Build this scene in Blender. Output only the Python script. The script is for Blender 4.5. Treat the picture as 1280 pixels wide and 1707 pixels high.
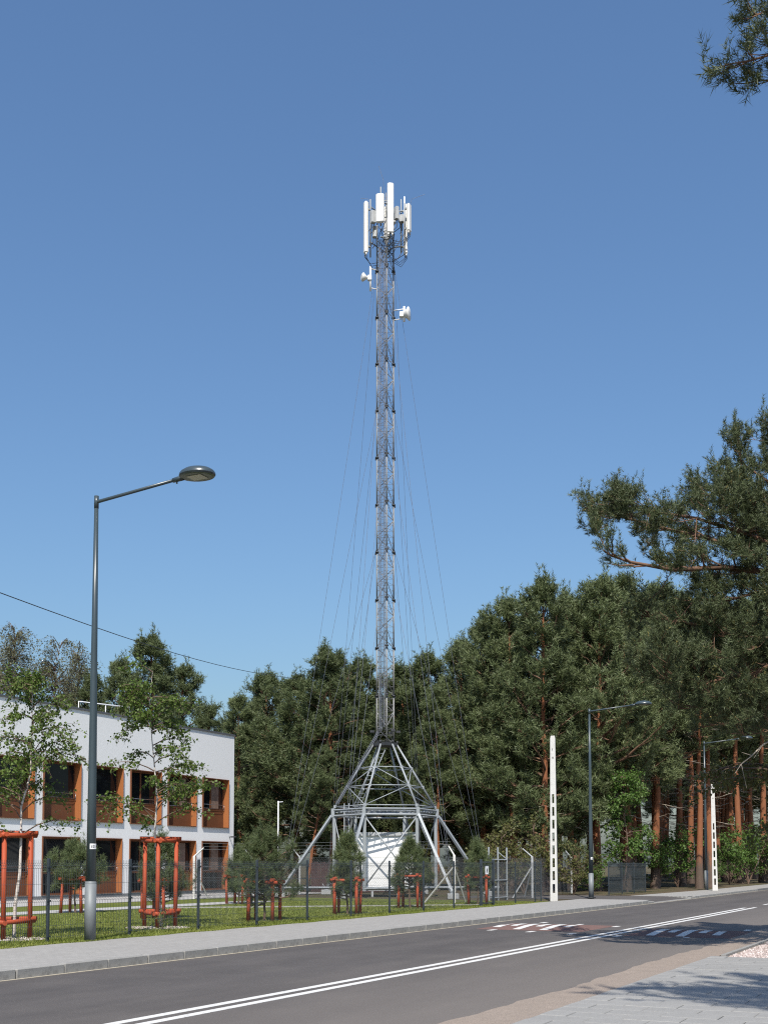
import bpy, math, random
import numpy as np
from mathutils import Vector, Matrix

random.seed(7)
for o in list(bpy.data.objects):
    bpy.data.objects.remove(o, do_unlink=True)
SC = bpy.context.scene
COL = SC.collection
R = math.radians

# ------------------------------------------------------------------ camera
FPX, EYE, PITCH, HOR = 2000.0, 1.62, R(3.5), 1441.0       # focal length in photo pixels, eye height, tilt, horizon row
CYO = HOR - FPX * math.tan(PITCH)
cam_d = bpy.data.cameras.new('camera')
cam_d.sensor_fit = 'VERTICAL'; cam_d.sensor_height = 36.0; cam_d.sensor_width = 27.0
cam_d.lens = 36.0 * FPX / 1707.0
cam_d.shift_y = (CYO - 853.5) / 1707.0
cam_d.clip_start = 0.1; cam_d.clip_end = 3000
cam = bpy.data.objects.new('camera', cam_d); COL.objects.link(cam)
cam.location = (0, 0, EYE); cam.rotation_euler = (R(90) + PITCH, 0, 0)
SC.camera = cam

# ------------------------------------------------------------------ sky, sun, exposure
SUN_EL, SUN_AZ = 52.0, 3.0            # light travels forward and SUN_AZ degrees to the right
world = bpy.data.worlds.new('World'); SC.world = world; world.use_nodes = True
wn = world.node_tree; bgn = wn.nodes['Background']
sky = wn.nodes.new('ShaderNodeTexSky'); sky.sky_type = 'NISHITA'; sky.sun_disc = False
sky.sun_elevation = R(SUN_EL); sky.sun_rotation = R(180 + SUN_AZ)
sky.altitude = 0; sky.air_density = 1.5; sky.dust_density = 2.0; sky.ozone_density = 10.0
wn.links.new(sky.outputs[0], bgn.inputs[0]); bgn.inputs[1].default_value = 0.095
sl = bpy.data.lights.new('sun', 'SUN'); sl.energy = 4.2; sl.angle = R(0.53); sl.color = (1.0, 0.945, 0.86)
sun = bpy.data.objects.new('sun', sl); COL.objects.link(sun)
trav = Vector((math.sin(R(SUN_AZ)) * math.cos(R(SUN_EL)), math.cos(R(SUN_AZ)) * math.cos(R(SUN_EL)), -math.sin(R(SUN_EL))))
sun.rotation_euler = trav.to_track_quat('-Z', 'Y').to_euler()
sun.location = (-20, -60, 90)
SC.view_settings.view_transform = 'Standard'; SC.view_settings.look = 'None'
SC.view_settings.exposure = 0.55; SC.view_settings.gamma = 1.0; SC.view_settings.use_curve_mapping = False
SC.render.engine = 'CYCLES'
SC.cycles.max_bounces = 6; SC.cycles.transparent_max_bounces = 8; SC.cycles.diffuse_bounces = 3
try:
    SC.cycles.use_denoising = False; SC.cycles.filter_width = 1.15
except Exception:
    pass

# ------------------------------------------------------------------ frames of reference
TH = math.atan((1633 - 640) / FPX)                       # the road's heading from the viewing direction
D = (math.sin(TH), math.cos(TH)); L = (-math.cos(TH), math.sin(TH))
RZ = math.pi / 2 - TH                                    # local x = along the road, local y = to its far side
def T(u, v, z=0.0): return Vector((u * D[0] + v * L[0], u * D[1] + v * L[1], z))
def UV(x, y): return (x * D[0] + y * D[1], x * L[0] + y * L[1])
def ray(px, py):
    x = (px - 640) / FPX; y = -(py - CYO) / FPX
    return (x, math.cos(PITCH) - y * math.sin(PITCH), math.sin(PITCH) + y * math.cos(PITCH))
def at(px, py, Y):
    r = ray(px, py); t = Y / r[1]; return Vector((r[0] * t, Y, EYE + r[2] * t))
WALK = 0.14                                              # height of everything behind the kerb
LAWN = 0.125

# ------------------------------------------------------------------ node helpers and materials
MATS = {}
class NT:
    def __init__(s, name):
        s.m = bpy.data.materials.new(name); s.m.use_nodes = True
        s.t = s.m.node_tree; s.n = s.t.nodes; s.l = s.t.links
        s.b = s.n['Principled BSDF']; s.out = s.n['Material Output']
        MATS[name] = s.m
    def tc(s, kind='Object'):
        return s.n.new('ShaderNodeTexCoord').outputs[kind]
    def map(s, vec, scale=(1, 1, 1), rot=(0, 0, 0)):
        m = s.n.new('ShaderNodeMapping'); s.l.new(vec, m.inputs[0])
        m.inputs['Scale'].default_value = scale; m.inputs['Rotation'].default_value = rot
        return m.outputs[0]
    def noise(s, vec, scale, detail=4, rough=0.55):
        n = s.n.new('ShaderNodeTexNoise'); s.l.new(vec, n.inputs['Vector'])
        n.inputs['Scale'].default_value = scale; n.inputs['Detail'].default_value = detail
        n.inputs['Roughness'].default_value = rough
        return n.outputs['Fac']
    def vor(s, vec, scale, feature='F1', out='Distance'):
        n = s.n.new('ShaderNodeTexVoronoi'); n.feature = feature; s.l.new(vec, n.inputs['Vector'])
        n.inputs['Scale'].default_value = scale
        return n.outputs[out]
    def ramp(s, fac, stops):
        r = s.n.new('ShaderNodeValToRGB'); s.l.new(fac, r.inputs[0])
        e = r.color_ramp.elements
        while len(e) < len(stops): e.new(0.5)
        for i, (p, c) in enumerate(stops):
            e[i].position = p; e[i].color = (c[0], c[1], c[2], 1) if not isinstance(c, (int, float)) else (c, c, c, 1)
        return r.outputs[0]
    def mix(s, fac, a, b, mode='MIX'):
        m = s.n.new('ShaderNodeMix'); m.data_type = 'RGBA'; m.blend_type = mode
        for sock, val in ((m.inputs[0], fac), (m.inputs[6], a), (m.inputs[7], b)):
            if isinstance(val, (int, float)): sock.default_value = val
            elif isinstance(val, tuple): sock.default_value = (val[0], val[1], val[2], 1)
            else: s.l.new(val, sock)
        return m.outputs[2]
    def math(s, op, a, b=0.0):
        m = s.n.new('ShaderNodeMath'); m.operation = op
        for sock, val in ((m.inputs[0], a), (m.inputs[1], b)):
            if isinstance(val, (int, float)): sock.default_value = val
            else: s.l.new(val, sock)
        return m.outputs[0]
    def sep(s, vec):
        n = s.n.new('ShaderNodeSeparateXYZ'); s.l.new(vec, n.inputs[0]); return n.outputs
    def col(s, c):
        if isinstance(c, tuple): s.b.inputs['Base Color'].default_value = (c[0], c[1], c[2], 1)
        else: s.l.new(c, s.b.inputs['Base Color'])
        return s
    def rough(s, r, spec=None, metal=None):
        if isinstance(r, (int, float)): s.b.inputs['Roughness'].default_value = r
        else: s.l.new(r, s.b.inputs['Roughness'])
        if spec is not None: s.b.inputs['Specular IOR Level'].default_value = spec
        if metal is not None: s.b.inputs['Metallic'].default_value = metal
        return s
    def bump(s, h, strength=0.3, dist=0.02):
        b = s.n.new('ShaderNodeBump'); s.l.new(h, b.inputs['Height'])
        b.inputs['Strength'].default_value = strength; b.inputs['Distance'].default_value = dist
        s.l.new(b.outputs[0], s.b.inputs['Normal']); return s
    def attr(s, name):
        a = s.n.new('ShaderNodeAttribute'); a.attribute_name = name; return a.outputs
    def rnd(s): return s.n.new('ShaderNodeObjectInfo').outputs['Random']

def m_plain(name, c, rough=0.6, var=0.12, scale=6.0, metal=0.0, spec=0.5, bump=0.0):
    t = NT(name); tc = t.tc(); n = t.noise(tc, scale, 5)
    lo = tuple(x * (1 - var) for x in c); hi = tuple(min(1, x * (1 + var)) for x in c)
    t.col(t.ramp(n, [(0.3, lo), (0.7, hi)])).rough(rough, spec, metal)
    if bump: t.bump(t.noise(tc, scale * 12, 3), bump, 0.01)
    return t.m

# asphalt: aggregate speckle, worn lighter wheel bands with a shape of their own, old dust
t = NT('asphalt'); tc = t.tc()
sp = t.noise(tc, 130, 3, 0.7); big = t.noise(t.map(tc, (0.10, 0.7, 1)), 1.3, 5); mid = t.noise(tc, 0.9, 6)
c = t.mix(t.ramp(big, [(0.35, 0.0), (0.7, 1.0)]), (0.066, 0.059, 0.055), (0.092, 0.082, 0.076))
c = t.mix(t.ramp(mid, [(0.45, 0.0), (0.75, 0.45)]), c, (0.115, 0.102, 0.092))
c = t.mix(t.ramp(sp, [(0.28, 0.55), (0.5, 0.0)]), c, (0.045, 0.044, 0.046))
c = t.mix(t.ramp(t.noise(tc, 60, 2), [(0.60, 0.0), (0.72, 0.5)]), c, (0.21, 0.195, 0.18))
vv = t.math('ADD', t.sep(tc)[1], t.math('MULTIPLY', t.math('SUBTRACT', t.noise(t.map(tc, (0.12, 1.0, 1)), 1.1, 5), 0.5), 3.2))
du = t.n.new('ShaderNodeMapRange'); t.l.new(vv, du.inputs[0]); du.inputs[1].default_value = 9.2; du.inputs[2].default_value = 4.8; du.inputs[3].default_value = 0.0; du.inputs[4].default_value = 0.75
c = t.mix(du.outputs[0], c, t.mix(sp, (0.112, 0.098, 0.087), (0.21, 0.185, 0.163)))
t.col(c).rough(0.85, 0.35).bump(sp, 0.5, 0.006)
# dusty sand that collects on the road's edge
t = NT('edge_sand'); tc = t.tc()
n1 = t.noise(tc, 3.0, 6); n2 = t.noise(tc, 90, 3)
c = t.mix(n1, (0.235, 0.195, 0.16), (0.35, 0.285, 0.235)); c = t.mix(t.ramp(n2, [(0.4, 0.6), (0.55, 0)]), c, (0.13, 0.11, 0.095))
t.col(c).rough(0.95, 0.2).bump(n2, 0.6, 0.008)
m_plain('joint_soil', (0.075, 0.066, 0.056), 1.0, 0.3, 12); m_plain('sand_joint', (0.42, 0.37, 0.28), 0.95, 0.2, 20)
# far pavement: small concrete blocks
t = NT('walk_blocks'); tc = t.tc()
br = t.n.new('ShaderNodeTexBrick'); t.l.new(tc, br.inputs['Vector'])
br.inputs['Scale'].default_value = 1.0; br.inputs['Brick Width'].default_value = 0.20; br.inputs['Row Height'].default_value = 0.10
br.inputs['Mortar Size'].default_value = 0.004; br.inputs['Mortar Smooth'].default_value = 0.3; br.inputs['Bias'].default_value = 0.0
br.inputs['Color1'].default_value = (0.262, 0.252, 0.234, 1); br.inputs['Color2'].default_value = (0.305, 0.294, 0.273, 1); br.inputs['Mortar'].default_value = (0.17, 0.165, 0.155, 1)
n1 = t.noise(t.map(tc, (0.25, 1.2, 1)), 1.0, 6)
c = t.mix(t.ramp(n1, [(0.35, 0.0), (0.7, 0.5)]), br.outputs[0], (0.25, 0.24, 0.225))
c = t.mix(t.ramp(t.noise(tc, 55, 2), [(0.55, 0.0), (0.75, 0.4)]), c, (0.4, 0.385, 0.36))
t.col(c).rough(0.9, 0.25).bump(br.outputs['Fac'], -0.3, 0.004)
def m_conc(name, a, b, stain=(0.15, 0.14, 0.13), amt=0.5, sc=2.0):
    t = NT(name); tc = t.tc(); n1 = t.noise(tc, sc, 6); n2 = t.noise(tc, sc * 22, 3); rn = t.rnd()
    c = t.mix(n1, a, b); c = t.mix(t.ramp(t.noise(tc, sc * 3.1, 5), [(0.5, 0.0), (0.75, amt)]), c, stain)
    c = t.mix(t.math('MULTIPLY', rn, 0.22), c, tuple(x * 0.72 for x in a))
    c = t.mix(t.ramp(n2, [(0.35, 0.35), (0.5, 0)]), c, tuple(x * 0.6 for x in a))
    t.col(c).rough(0.9, 0.25).bump(n2, 0.35, 0.004); return t.m
m_conc('kerb', (0.25, 0.245, 0.23), (0.32, 0.31, 0.29), (0.12, 0.115, 0.11), 0.75, 3.0)
m_conc('slab', (0.245, 0.242, 0.23), (0.30, 0.293, 0.278), (0.22, 0.21, 0.20), 0.5, 2.2)
m_conc('pole_concrete', (0.56, 0.55, 0.52), (0.66, 0.65, 0.62), (0.40, 0.38, 0.35), 0.4, 1.2)
m_conc('grey_post', (0.34, 0.35, 0.35), (0.42, 0.43, 0.43), (0.25, 0.25, 0.25), 0.3, 2)
m_conc('light_paving', (0.36, 0.35, 0.34), (0.43, 0.42, 0.40), (0.3, 0.29, 0.28), 0.3, 0.6)
t = NT('road_paint'); tc = t.tc(); n = t.noise(tc, 14, 6, 0.7)
t.col(t.mix(t.ramp(n, [(0.30, 0.75), (0.47, 0.0)]), (0.60, 0.59, 0.56), (0.20, 0.19, 0.185))).rough(0.7, 0.3)
t = NT('cushion_rubber'); tc = t.tc(); n = t.noise(tc, 7, 6)
t.col(t.mix(n, (0.125, 0.070, 0.060), (0.185, 0.120, 0.105))).rough(0.9, 0.2).bump(t.noise(tc, 80, 2), 0.4, 0.005)
# lawn soil + turf
t = NT('turf'); tc = t.tc(); a = t.noise(tc, 0.55, 6); b = t.noise(tc, 9, 5, 0.7); g = t.noise(tc, 70, 3, 0.8)
c = t.mix(t.ramp(a, [(0.35, 0.0), (0.7, 1.0)]), (0.112, 0.138, 0.020), (0.165, 0.178, 0.034))
c = t.mix(t.ramp(b, [(0.50, 0.0), (0.72, 0.6)]), c, (0.18, 0.17, 0.06)); c = t.mix(t.ramp(g, [(0.35, 0.7), (0.55, 0.0)]), c, (0.036, 0.062, 0.014))
t.col(c).rough(0.95, 0.15).bump(g, 0.8, 0.03)
t = NT('grass_blade'); at_ = t.attr('var')
c = t.mix(at_['Fac'], (0.112, 0.145, 0.018), (0.212, 0.222, 0.05)); t.col(c).rough(0.6, 0.3)
t = NT('forest_soil'); tc = t.tc(); a = t.noise(tc, 0.5, 6); b = t.noise(tc, 14, 5, 0.7)
c = t.mix(t.ramp(a, [(0.4, 0.0), (0.65, 1.0)]), (0.085, 0.062, 0.042), (0.05, 0.062, 0.024)); c = t.mix(t.ramp(b, [(0.45, 0), (0.7, 0.8)]), c, (0.19, 0.145, 0.10))
t.col(c).rough(1.0, 0.1).bump(b, 0.8, 0.05)
t = NT('gravel'); r_ = t.attr('var')['Fac']
t.col(t.ramp(r_, [(0.0, (0.20, 0.16, 0.145)), (0.4, (0.36, 0.29, 0.265)), (0.75, (0.46, 0.39, 0.36)), (1.0, (0.58, 0.53, 0.50))])).rough(0.9, 0.2)
# building
t = NT('render_white'); tc = t.tc(); n = t.noise(t.map(tc, (7, 1, 0.5)), 5, 5); f = t.noise(t.map(tc, (26, 10, 2.0)), 6, 3)
t.col(t.mix(t.ramp(n, [(0.35, 0.0), (0.7, 1.0)]), (0.72, 0.72, 0.715), (0.78, 0.78, 0.775))).rough(0.9, 0.2).bump(f, 0.05, 0.006)
m_plain('coping', (0.09, 0.095, 0.105), 0.5, 0.1, 3)
t = NT('orange_panel'); tc = t.tc(); n = t.noise(t.map(tc, (1, 1, 0.2)), 8, 5)
t.col(t.mix(n, (0.30, 0.105, 0.036), (0.37, 0.14, 0.05))).rough(0.5, 0.4)
t = NT('shaded_brown_panel'); tc = t.tc(); n = t.noise(t.map(tc, (1, 1, 0.3)), 9, 5)
t.col(t.mix(n, (0.115, 0.044, 0.020), (0.155, 0.061, 0.028))).rough(0.45, 0.4)  # brown panel colour, deepened to carry the shade of the window recess
t = NT('window_glass'); t.col((0.008, 0.009, 0.011)).rough(0.04, 0.22)
m_plain('curtain', (0.18, 0.12, 0.09), 0.8, 0.3, 5); m_plain('blind', (0.35, 0.37, 0.38), 0.7, 0.1, 5)
m_plain('rail_metal', (0.30, 0.31, 0.33), 0.35, 0.1, 5, 0.8); m_plain('white_metal', (0.75, 0.76, 0.77), 0.4, 0.05, 5)
m_plain('plinth_grey', (0.16, 0.165, 0.17), 0.85, 0.15, 3)
# metals
t = NT('galvanised'); tc = t.tc(); n = t.noise(tc, 2.2, 5); v = t.vor(tc, 22)
c = t.mix(n, (0.22, 0.242, 0.255), (0.33, 0.352, 0.365)); c = t.mix(t.math('MULTIPLY', v, 0.35), c, (0.27, 0.29, 0.31)); t.col(c).rough(0.55, 0.5, 0.25)
t = NT('mast_steel'); tc = t.tc(); n = t.noise(tc, 1.6, 5); 
c = t.mix(t.ramp(n, [(0.35, 0.0), (0.65, 1.0)]), (0.15, 0.15, 0.15), (0.30, 0.298, 0.29)); c = t.mix(t.ramp(t.noise(tc, 0.7, 4), [(0.58, 0.0), (0.72, 0.6)]), c, (0.17, 0.105, 0.07)); t.col(c).rough(0.6, 0.4, 0.15)
m_plain('dark_wire', (0.11, 0.115, 0.12), 0.5, 0.2, 5, 0.2); m_plain('dark_steel', (0.035, 0.037, 0.04), 0.5, 0.2, 5, 0.3); m_plain('cable_black', (0.018, 0.018, 0.02), 0.5, 0.2, 5)
m_plain('cable_grey', (0.17, 0.18, 0.21), 0.45, 0.2, 5, 0.5)
t = NT('radome'); tc = t.tc(); n = t.noise(t.map(tc, (3, 3, 0.6)), 3, 5); t.col(t.mix(n, (0.68, 0.67, 0.635), (0.76, 0.75, 0.72))).rough(0.45, 0.4)
m_plain('radome_side', (0.62, 0.60, 0.53), 0.5, 0.08, 3); m_plain('radio_box', (0.42, 0.43, 0.43), 0.5, 0.1, 6)
t = NT('lamp_paint'); tc = t.tc(); n = t.noise(tc, 3, 5); t.col(t.mix(n, (0.036, 0.052, 0.060), (0.048, 0.066, 0.074))).rough(0.30, 0.5)
m_plain('lamp_base', (0.17, 0.185, 0.19), 0.55, 0.08, 3, 0.1); m_plain('lamp_lens', (0.36, 0.35, 0.30), 0.25, 0.1, 30)
m_plain('fence_paint', (0.033, 0.043, 0.052), 0.4, 0.1, 5); m_plain('wire_paint', (0.055, 0.068, 0.075), 0.45, 0.1, 5)
m_plain('label_white', (0.8, 0.8, 0.8), 0.5, 0.02, 5); m_plain('label_ink', (0.03, 0.03, 0.035), 0.6, 0.02, 5)
t = NT('cabin_white'); tc = t.tc(); n = t.noise(t.map(tc, (2, 2, 0.5)), 2, 5); t.col(t.mix(n, (0.78, 0.78, 0.77), (0.84, 0.84, 0.83))).rough(0.55, 0.4)
m_plain('cabin_trim', (0.36, 0.37, 0.38), 0.55, 0.1, 4)
t = NT('stained_wood'); tc = t.tc(); n = t.noise(t.map(tc, (8, 8, 0.8)), 3, 5); k = t.noise(tc, 9, 4)
c = t.mix(n, (0.29, 0.046, 0.016), (0.44, 0.082, 0.028)); c = t.mix(t.ramp(k, [(0.60, 0.0), (0.74, 0.6)]), c, (0.15, 0.032, 0.018)); t.col(c).rough(0.65, 0.35).bump(n, 0.3, 0.01)
m_plain('maroon_wood', (0.05, 0.018, 0.016), 0.8, 0.3, 3)
# vegetation
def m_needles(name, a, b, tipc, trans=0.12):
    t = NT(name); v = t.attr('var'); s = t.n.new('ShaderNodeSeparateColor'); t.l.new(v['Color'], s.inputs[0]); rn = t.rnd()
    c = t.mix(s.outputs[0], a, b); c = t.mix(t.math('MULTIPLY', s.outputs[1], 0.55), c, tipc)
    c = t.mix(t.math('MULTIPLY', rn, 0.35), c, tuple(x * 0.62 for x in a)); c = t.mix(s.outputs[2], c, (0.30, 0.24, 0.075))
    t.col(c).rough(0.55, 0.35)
    tr = t.n.new('ShaderNodeBsdfTranslucent'); t.l.new(c, tr.inputs[0]); mx = t.n.new('ShaderNodeMixShader'); mx.inputs[0].default_value = trans
    t.l.new(t.b.outputs[0], mx.inputs[1]); t.l.new(tr.outputs[0], mx.inputs[2]); t.l.new(mx.outputs[0], t.out.inputs[0]); return t.m
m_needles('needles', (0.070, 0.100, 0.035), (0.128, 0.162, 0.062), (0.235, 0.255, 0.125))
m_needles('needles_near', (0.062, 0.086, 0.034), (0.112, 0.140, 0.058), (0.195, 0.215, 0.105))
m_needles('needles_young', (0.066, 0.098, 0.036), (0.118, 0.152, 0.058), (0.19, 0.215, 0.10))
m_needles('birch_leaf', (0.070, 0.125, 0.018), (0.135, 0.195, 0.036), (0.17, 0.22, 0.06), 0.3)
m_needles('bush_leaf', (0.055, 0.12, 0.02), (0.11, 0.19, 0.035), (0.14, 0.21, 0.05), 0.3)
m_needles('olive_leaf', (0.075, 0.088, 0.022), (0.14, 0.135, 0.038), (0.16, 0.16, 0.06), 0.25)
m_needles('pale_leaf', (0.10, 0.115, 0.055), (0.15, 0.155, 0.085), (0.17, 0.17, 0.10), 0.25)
t = NT('pine_bark'); tc = t.tc(); z = t.sep(tc)[2]; n = t.noise(t.map(tc, (6, 6, 1.5)), 2.0, 6, 0.7)
hi = t.mix(n, (0.15, 0.058, 0.028), (0.31, 0.128, 0.062)); lo = t.mix(n, (0.06, 0.045, 0.037), (0.16, 0.115, 0.088))
f = t.math('ADD', t.math('MULTIPLY', z, 0.28), t.math('MULTIPLY', n, 0.9)); t.col(t.mix(t.ramp(f, [(0.75, 0.0), (1.0, 1.0)]), lo, hi)).rough(0.9, 0.2).bump(n, 0.7, 0.04)
m_plain('branch_bark', (0.15, 0.085, 0.052), 0.9, 0.4, 3); m_plain('dead_twig', (0.27, 0.235, 0.19), 0.9, 0.3, 4)
t = NT('birch_bark'); tc = t.tc(); n = t.noise(t.map(tc, (3, 3, 14)), 2.0, 5, 0.7)
t.col(t.ramp(n, [(0.36, (0.05, 0.043, 0.04)), (0.47, (0.56, 0.50, 0.45)), (0.8, (0.68, 0.63, 0.57))])).rough(0.7, 0.3)
m_plain('twig_brown', (0.13, 0.085, 0.06), 0.85, 0.3, 5)

# ------------------------------------------------------------------ mesh builder
class MB:
    def __init__(s): s.v = []; s.f = []; s.m = []; s.sm = []
    def add(s, vs, fs, m=0, smooth=False):
        b = len(s.v); s.v.extend([tuple(p) for p in vs])
        for f in fs: s.f.append(tuple(i + b for i in f)); s.m.append(m); s.sm.append(smooth)
        return s
    def box(s, x0, x1, y0, y1, z0, z1, m=0):
        vs = [(x0, y0, z0), (x1, y0, z0), (x1, y1, z0), (x0, y1, z0), (x0, y0, z1), (x1, y0, z1), (x1, y1, z1), (x0, y1, z1)]
        return s.add(vs, [(3, 2, 1, 0), (4, 5, 6, 7), (0, 1, 5, 4), (1, 2, 6, 5), (2, 3, 7, 6), (3, 0, 4, 7)], m)
    def cbox(s, c, sx, sy, sz, m=0, mat=None, bev=0.0):
        b = bev; hx, hy, hz = sx / 2, sy / 2, sz / 2
        if b <= 0:
            vs = [Vector((i * hx, j * hy, k * hz)) for k in (-1, 1) for j, i in ((-1, -1), (-1, 1), (1, 1), (1, -1))]
            fs = [(3, 2, 1, 0), (4, 5, 6, 7), (0, 1, 5, 4), (1, 2, 6, 5), (2, 3, 7, 6), (3, 0, 4, 7)]
        else:   # chamfered all round in plan and at top and bottom
            def ring(hx, hy, z): return [Vector((x, y, z)) for x, y in ((-hx + b, -hy), (hx - b, -hy), (hx, -hy + b), (hx, hy - b), (hx - b, hy), (-hx + b, hy), (-hx, hy - b), (-hx, -hy + b))]
            rings = [ring(hx - b, hy - b, -hz), ring(hx, hy, -hz + b), ring(hx, hy, hz - b), ring(hx - b, hy - b, hz)]
            vs = [p for r_ in rings for p in r_]; fs = [tuple(range(7, -1, -1)), tuple(range(24, 32))]
            for r_ in range(3):
                for i in range(8):
                    j = (i + 1) % 8; fs.append((r_ * 8 + i, r_ * 8 + j, r_ * 8 + 8 + j, r_ * 8 + 8 + i))
        c = Vector(c); vs = [c + ((mat @ p) if mat else p) for p in vs]
        return s.add(vs, fs, m)
    def tube(s, pts, rad, n=8, m=0, caps=True, smooth=True):
        pts = [Vector(p) for p in pts]; k = len(pts)
        if isinstance(rad, (int, float)): rad = [rad] * k
        vs = []; prev = None
        for i, p in enumerate(pts):
            tg = (pts[min(i + 1, k - 1)] - pts[max(i - 1, 0)])
            tg = tg.normalized() if tg.length > 1e-9 else Vector((0, 0, 1))
            if prev is None:
                ref = Vector((0, 0, 1)) if abs(tg.z) < 0.9 else Vector((1, 0, 0))
                a = tg.cross(ref).normalized()
            else:
                a = (prev - tg * prev.dot(tg)); a = a.normalized() if a.length > 1e-6 else tg.orthogonal().normalized()
            prev = a; b = tg.cross(a)
            for j in range(n):
                w = 2 * math.pi * j / n; vs.append(p + (a * math.cos(w) + b * math.sin(w)) * rad[i])
        fs = []
        for i in range(k - 1):
            for j in range(n):
                q = (j + 1) % n; fs.append((i * n + j, i * n + q, i * n + n + q, i * n + n + j))
        s.add(vs, fs, m, smooth)
        if caps:
            b = len(s.v) - n * k
            s.f.append(tuple(b + j for j in range(n - 1, -1, -1))); s.m.append(m); s.sm.append(False)
            s.f.append(tuple(b + (k - 1) * n + j for j in range(n))); s.m.append(m); s.sm.append(False)
        return s
    def angle(s, p, q, w=0.07, m=0):    # a rolled bar of square-ish section between two points
        p, q = Vector(p), Vector(q); return s.tube([p, q], w / 2 * 1.3, 4, m, True, False)
    def sheet(s, poly, z, m=0):
        return s.add([(x, y, z) for x, y in poly], [tuple(range(len(poly)))], m)
    def build(s, name, mats, parent=None, loc=(0, 0, 0), rz=0.0):
        me = bpy.data.meshes.new(name); me.from_pydata(s.v, [], s.f)
        for mm in (mats if isinstance(mats, (list, tuple)) else [mats]): me.materials.append(MATS[mm])
        me.polygons.foreach_set('material_index', s.m); me.polygons.foreach_set('use_smooth', s.sm); me.update()
        return place(name, me, parent, loc, rz)
def place(name, me, parent=None, loc=(0, 0, 0), rz=0.0):
    o = bpy.data.objects.new(name, me); COL.objects.link(o)
    o.location = loc; o.rotation_euler = (0, 0, rz)
    if parent: o.parent = parent
    return o
def empty(name, loc=(0, 0, 0), rz=0.0):
    o = place(name, None, None, loc, rz); o.empty_display_size = 0.3; return o
def tag(o, label=None, cat=None, group=None, kind=None):
    if label: o['label'] = label
    if cat: o['category'] = cat
    if group: o['group'] = group
    if kind: o['kind'] = kind
    return o
def copy_tree(o, parent=None):
    c = o.copy(); COL.objects.link(c); c.parent = parent
    for ch in o.children: copy_tree(ch, c)
    return c
def struct(name, mb, mats, rz=RZ, label=None):
    return tag(mb.build(name, mats, None, (0, 0, 0), rz), label, None, None, 'structure')

def np_mesh(name, verts, nper, mats, var=None, mat_idx=None):
    """verts (N*nper,3): N separate faces of nper corners; var (N*nper,3) colour attribute"""
    n = len(verts); nf = n // nper
    me = bpy.data.meshes.new(name)
    me.vertices.add(n); me.vertices.foreach_set('co', np.ascontiguousarray(verts, dtype=np.float32).ravel())
    me.loops.add(n); me.loops.foreach_set('vertex_index', np.arange(n, dtype=np.int32))
    me.polygons.add(nf); me.polygons.foreach_set('loop_start', np.arange(0, n, nper, dtype=np.int32))
    try: me.polygons.foreach_set('loop_total', np.full(nf, nper, dtype=np.int32))
    except Exception: pass
    for mm in mats: me.materials.append(MATS[mm])
    if mat_idx is not None: me.polygons.foreach_set('material_index', mat_idx.astype(np.int32))
    if var is not None:
        a = me.attributes.new('var', 'FLOAT_COLOR', 'POINT')
        a.data.foreach_set('color', np.concatenate([var, np.ones((n, 1))], axis=1).astype(np.float32).ravel())
    me.update(calc_edges=True); return me

# ================================================================== GROUND, ROAD, PAVEMENTS
mb = MB(); mb.sheet([(-600, -600), (900, -600), (900, 900), (-600, 900)], -0.06)
struct('ground', mb, 'forest_soil')
mb = MB(); mb.sheet([(-400, 13.42), (700, 13.42), (700, 500), (-400, 500)], 0.10)
struct('forest_floor', mb, 'forest_soil')
mb = MB(); mb.sheet([(-60, 4.3), (260, 4.3), (260, 12.30), (-60, 12.30)], 0.0)
road = struct('road', mb, 'asphalt')
def mark(name, u0, u1, v0, v1, z=0.004, n=1):
    return MB().box(u0, u1, v0, v1, 0.0008, z).build(name, 'road_paint', road)
mark('centre_line', -40, 46.3, 7.885, 8.02); mark('centre_line', -40, 46.9, 7.60, 7.735)
mark('lane_dash', 50.2, 53.6, 7.80, 7.93); mark('lane_dash', 58.0, 61.5, 7.80, 7.93)
for (u, v) in ((32.07, 10.95), (27.63, 9.77), (27.2, 8.62), (31.47, 9.74), (30.91, 8.58), (27.93, 10.88), (26.8, 7.42), (30.6, 5.2), (27.1, 5.9)):
    mark('white_mark', u - 0.22, u + 0.22, v - 0.07, v + 0.07)
# dust strip, uneven on the asphalt side
mb = MB(); rg = random.Random(3); us = [-10 + i * 0.22 for i in range(345)]
pv = [4.93 + 0.04 * math.sin(u * 0.7) + 0.025 * math.sin(u * 2.3 + 1) + 0.02 * math.sin(u * 6.1) + rg.uniform(-0.02, 0.02) for u in us]
for i in range(len(us) - 1):
    mb.add([(us[i], 4.2, 0.004), (us[i + 1], 4.2, 0.004), (us[i + 1], pv[i + 1], 0.004), (us[i], pv[i], 0.004)], [(0, 1, 2, 3)])
struct('road_shoulder', mb, 'edge_sand')
# far side: kerb stones, block paving
def slabtop(poly, z):
    n = len(poly); mb.add([(x, y, z) for x, y in poly] + [(x, y, -.05) for x, y in poly], [tuple(range(n))] + [(i, n + i, n + (i + 1) % n, (i + 1) % n) for i in range(n)])
mb = MB(); slabtop([(-30, 12.40), (50.0, 12.40), (50.0, 15.45), (-30, 15.52)], WALK)
slabtop([(57.0, 12.40), (140, 12.40), (140, 14.5), (72, 14.6), (57.0, 15.1)], WALK - 0.02)
side = struct('sidewalk', mb, 'walk_blocks')
mb = MB(); mb.add([(50.003, 12.38, .03), (56.997, 12.38, .03), (56.997, 13.4, .112), (57.2, 22, .112), (51.0, 22, .112), (50.003, 13.4, .112)], [(0, 1, 2, 5), (5, 2, 3, 4)])
struct('driveway', mb, 'asphalt')
kb = MB(); kb.cbox((0, 0, 0), 0.985, 0.15, 0.30, 0, None, 0.012)
kme = None; rg = random.Random(11)
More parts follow.
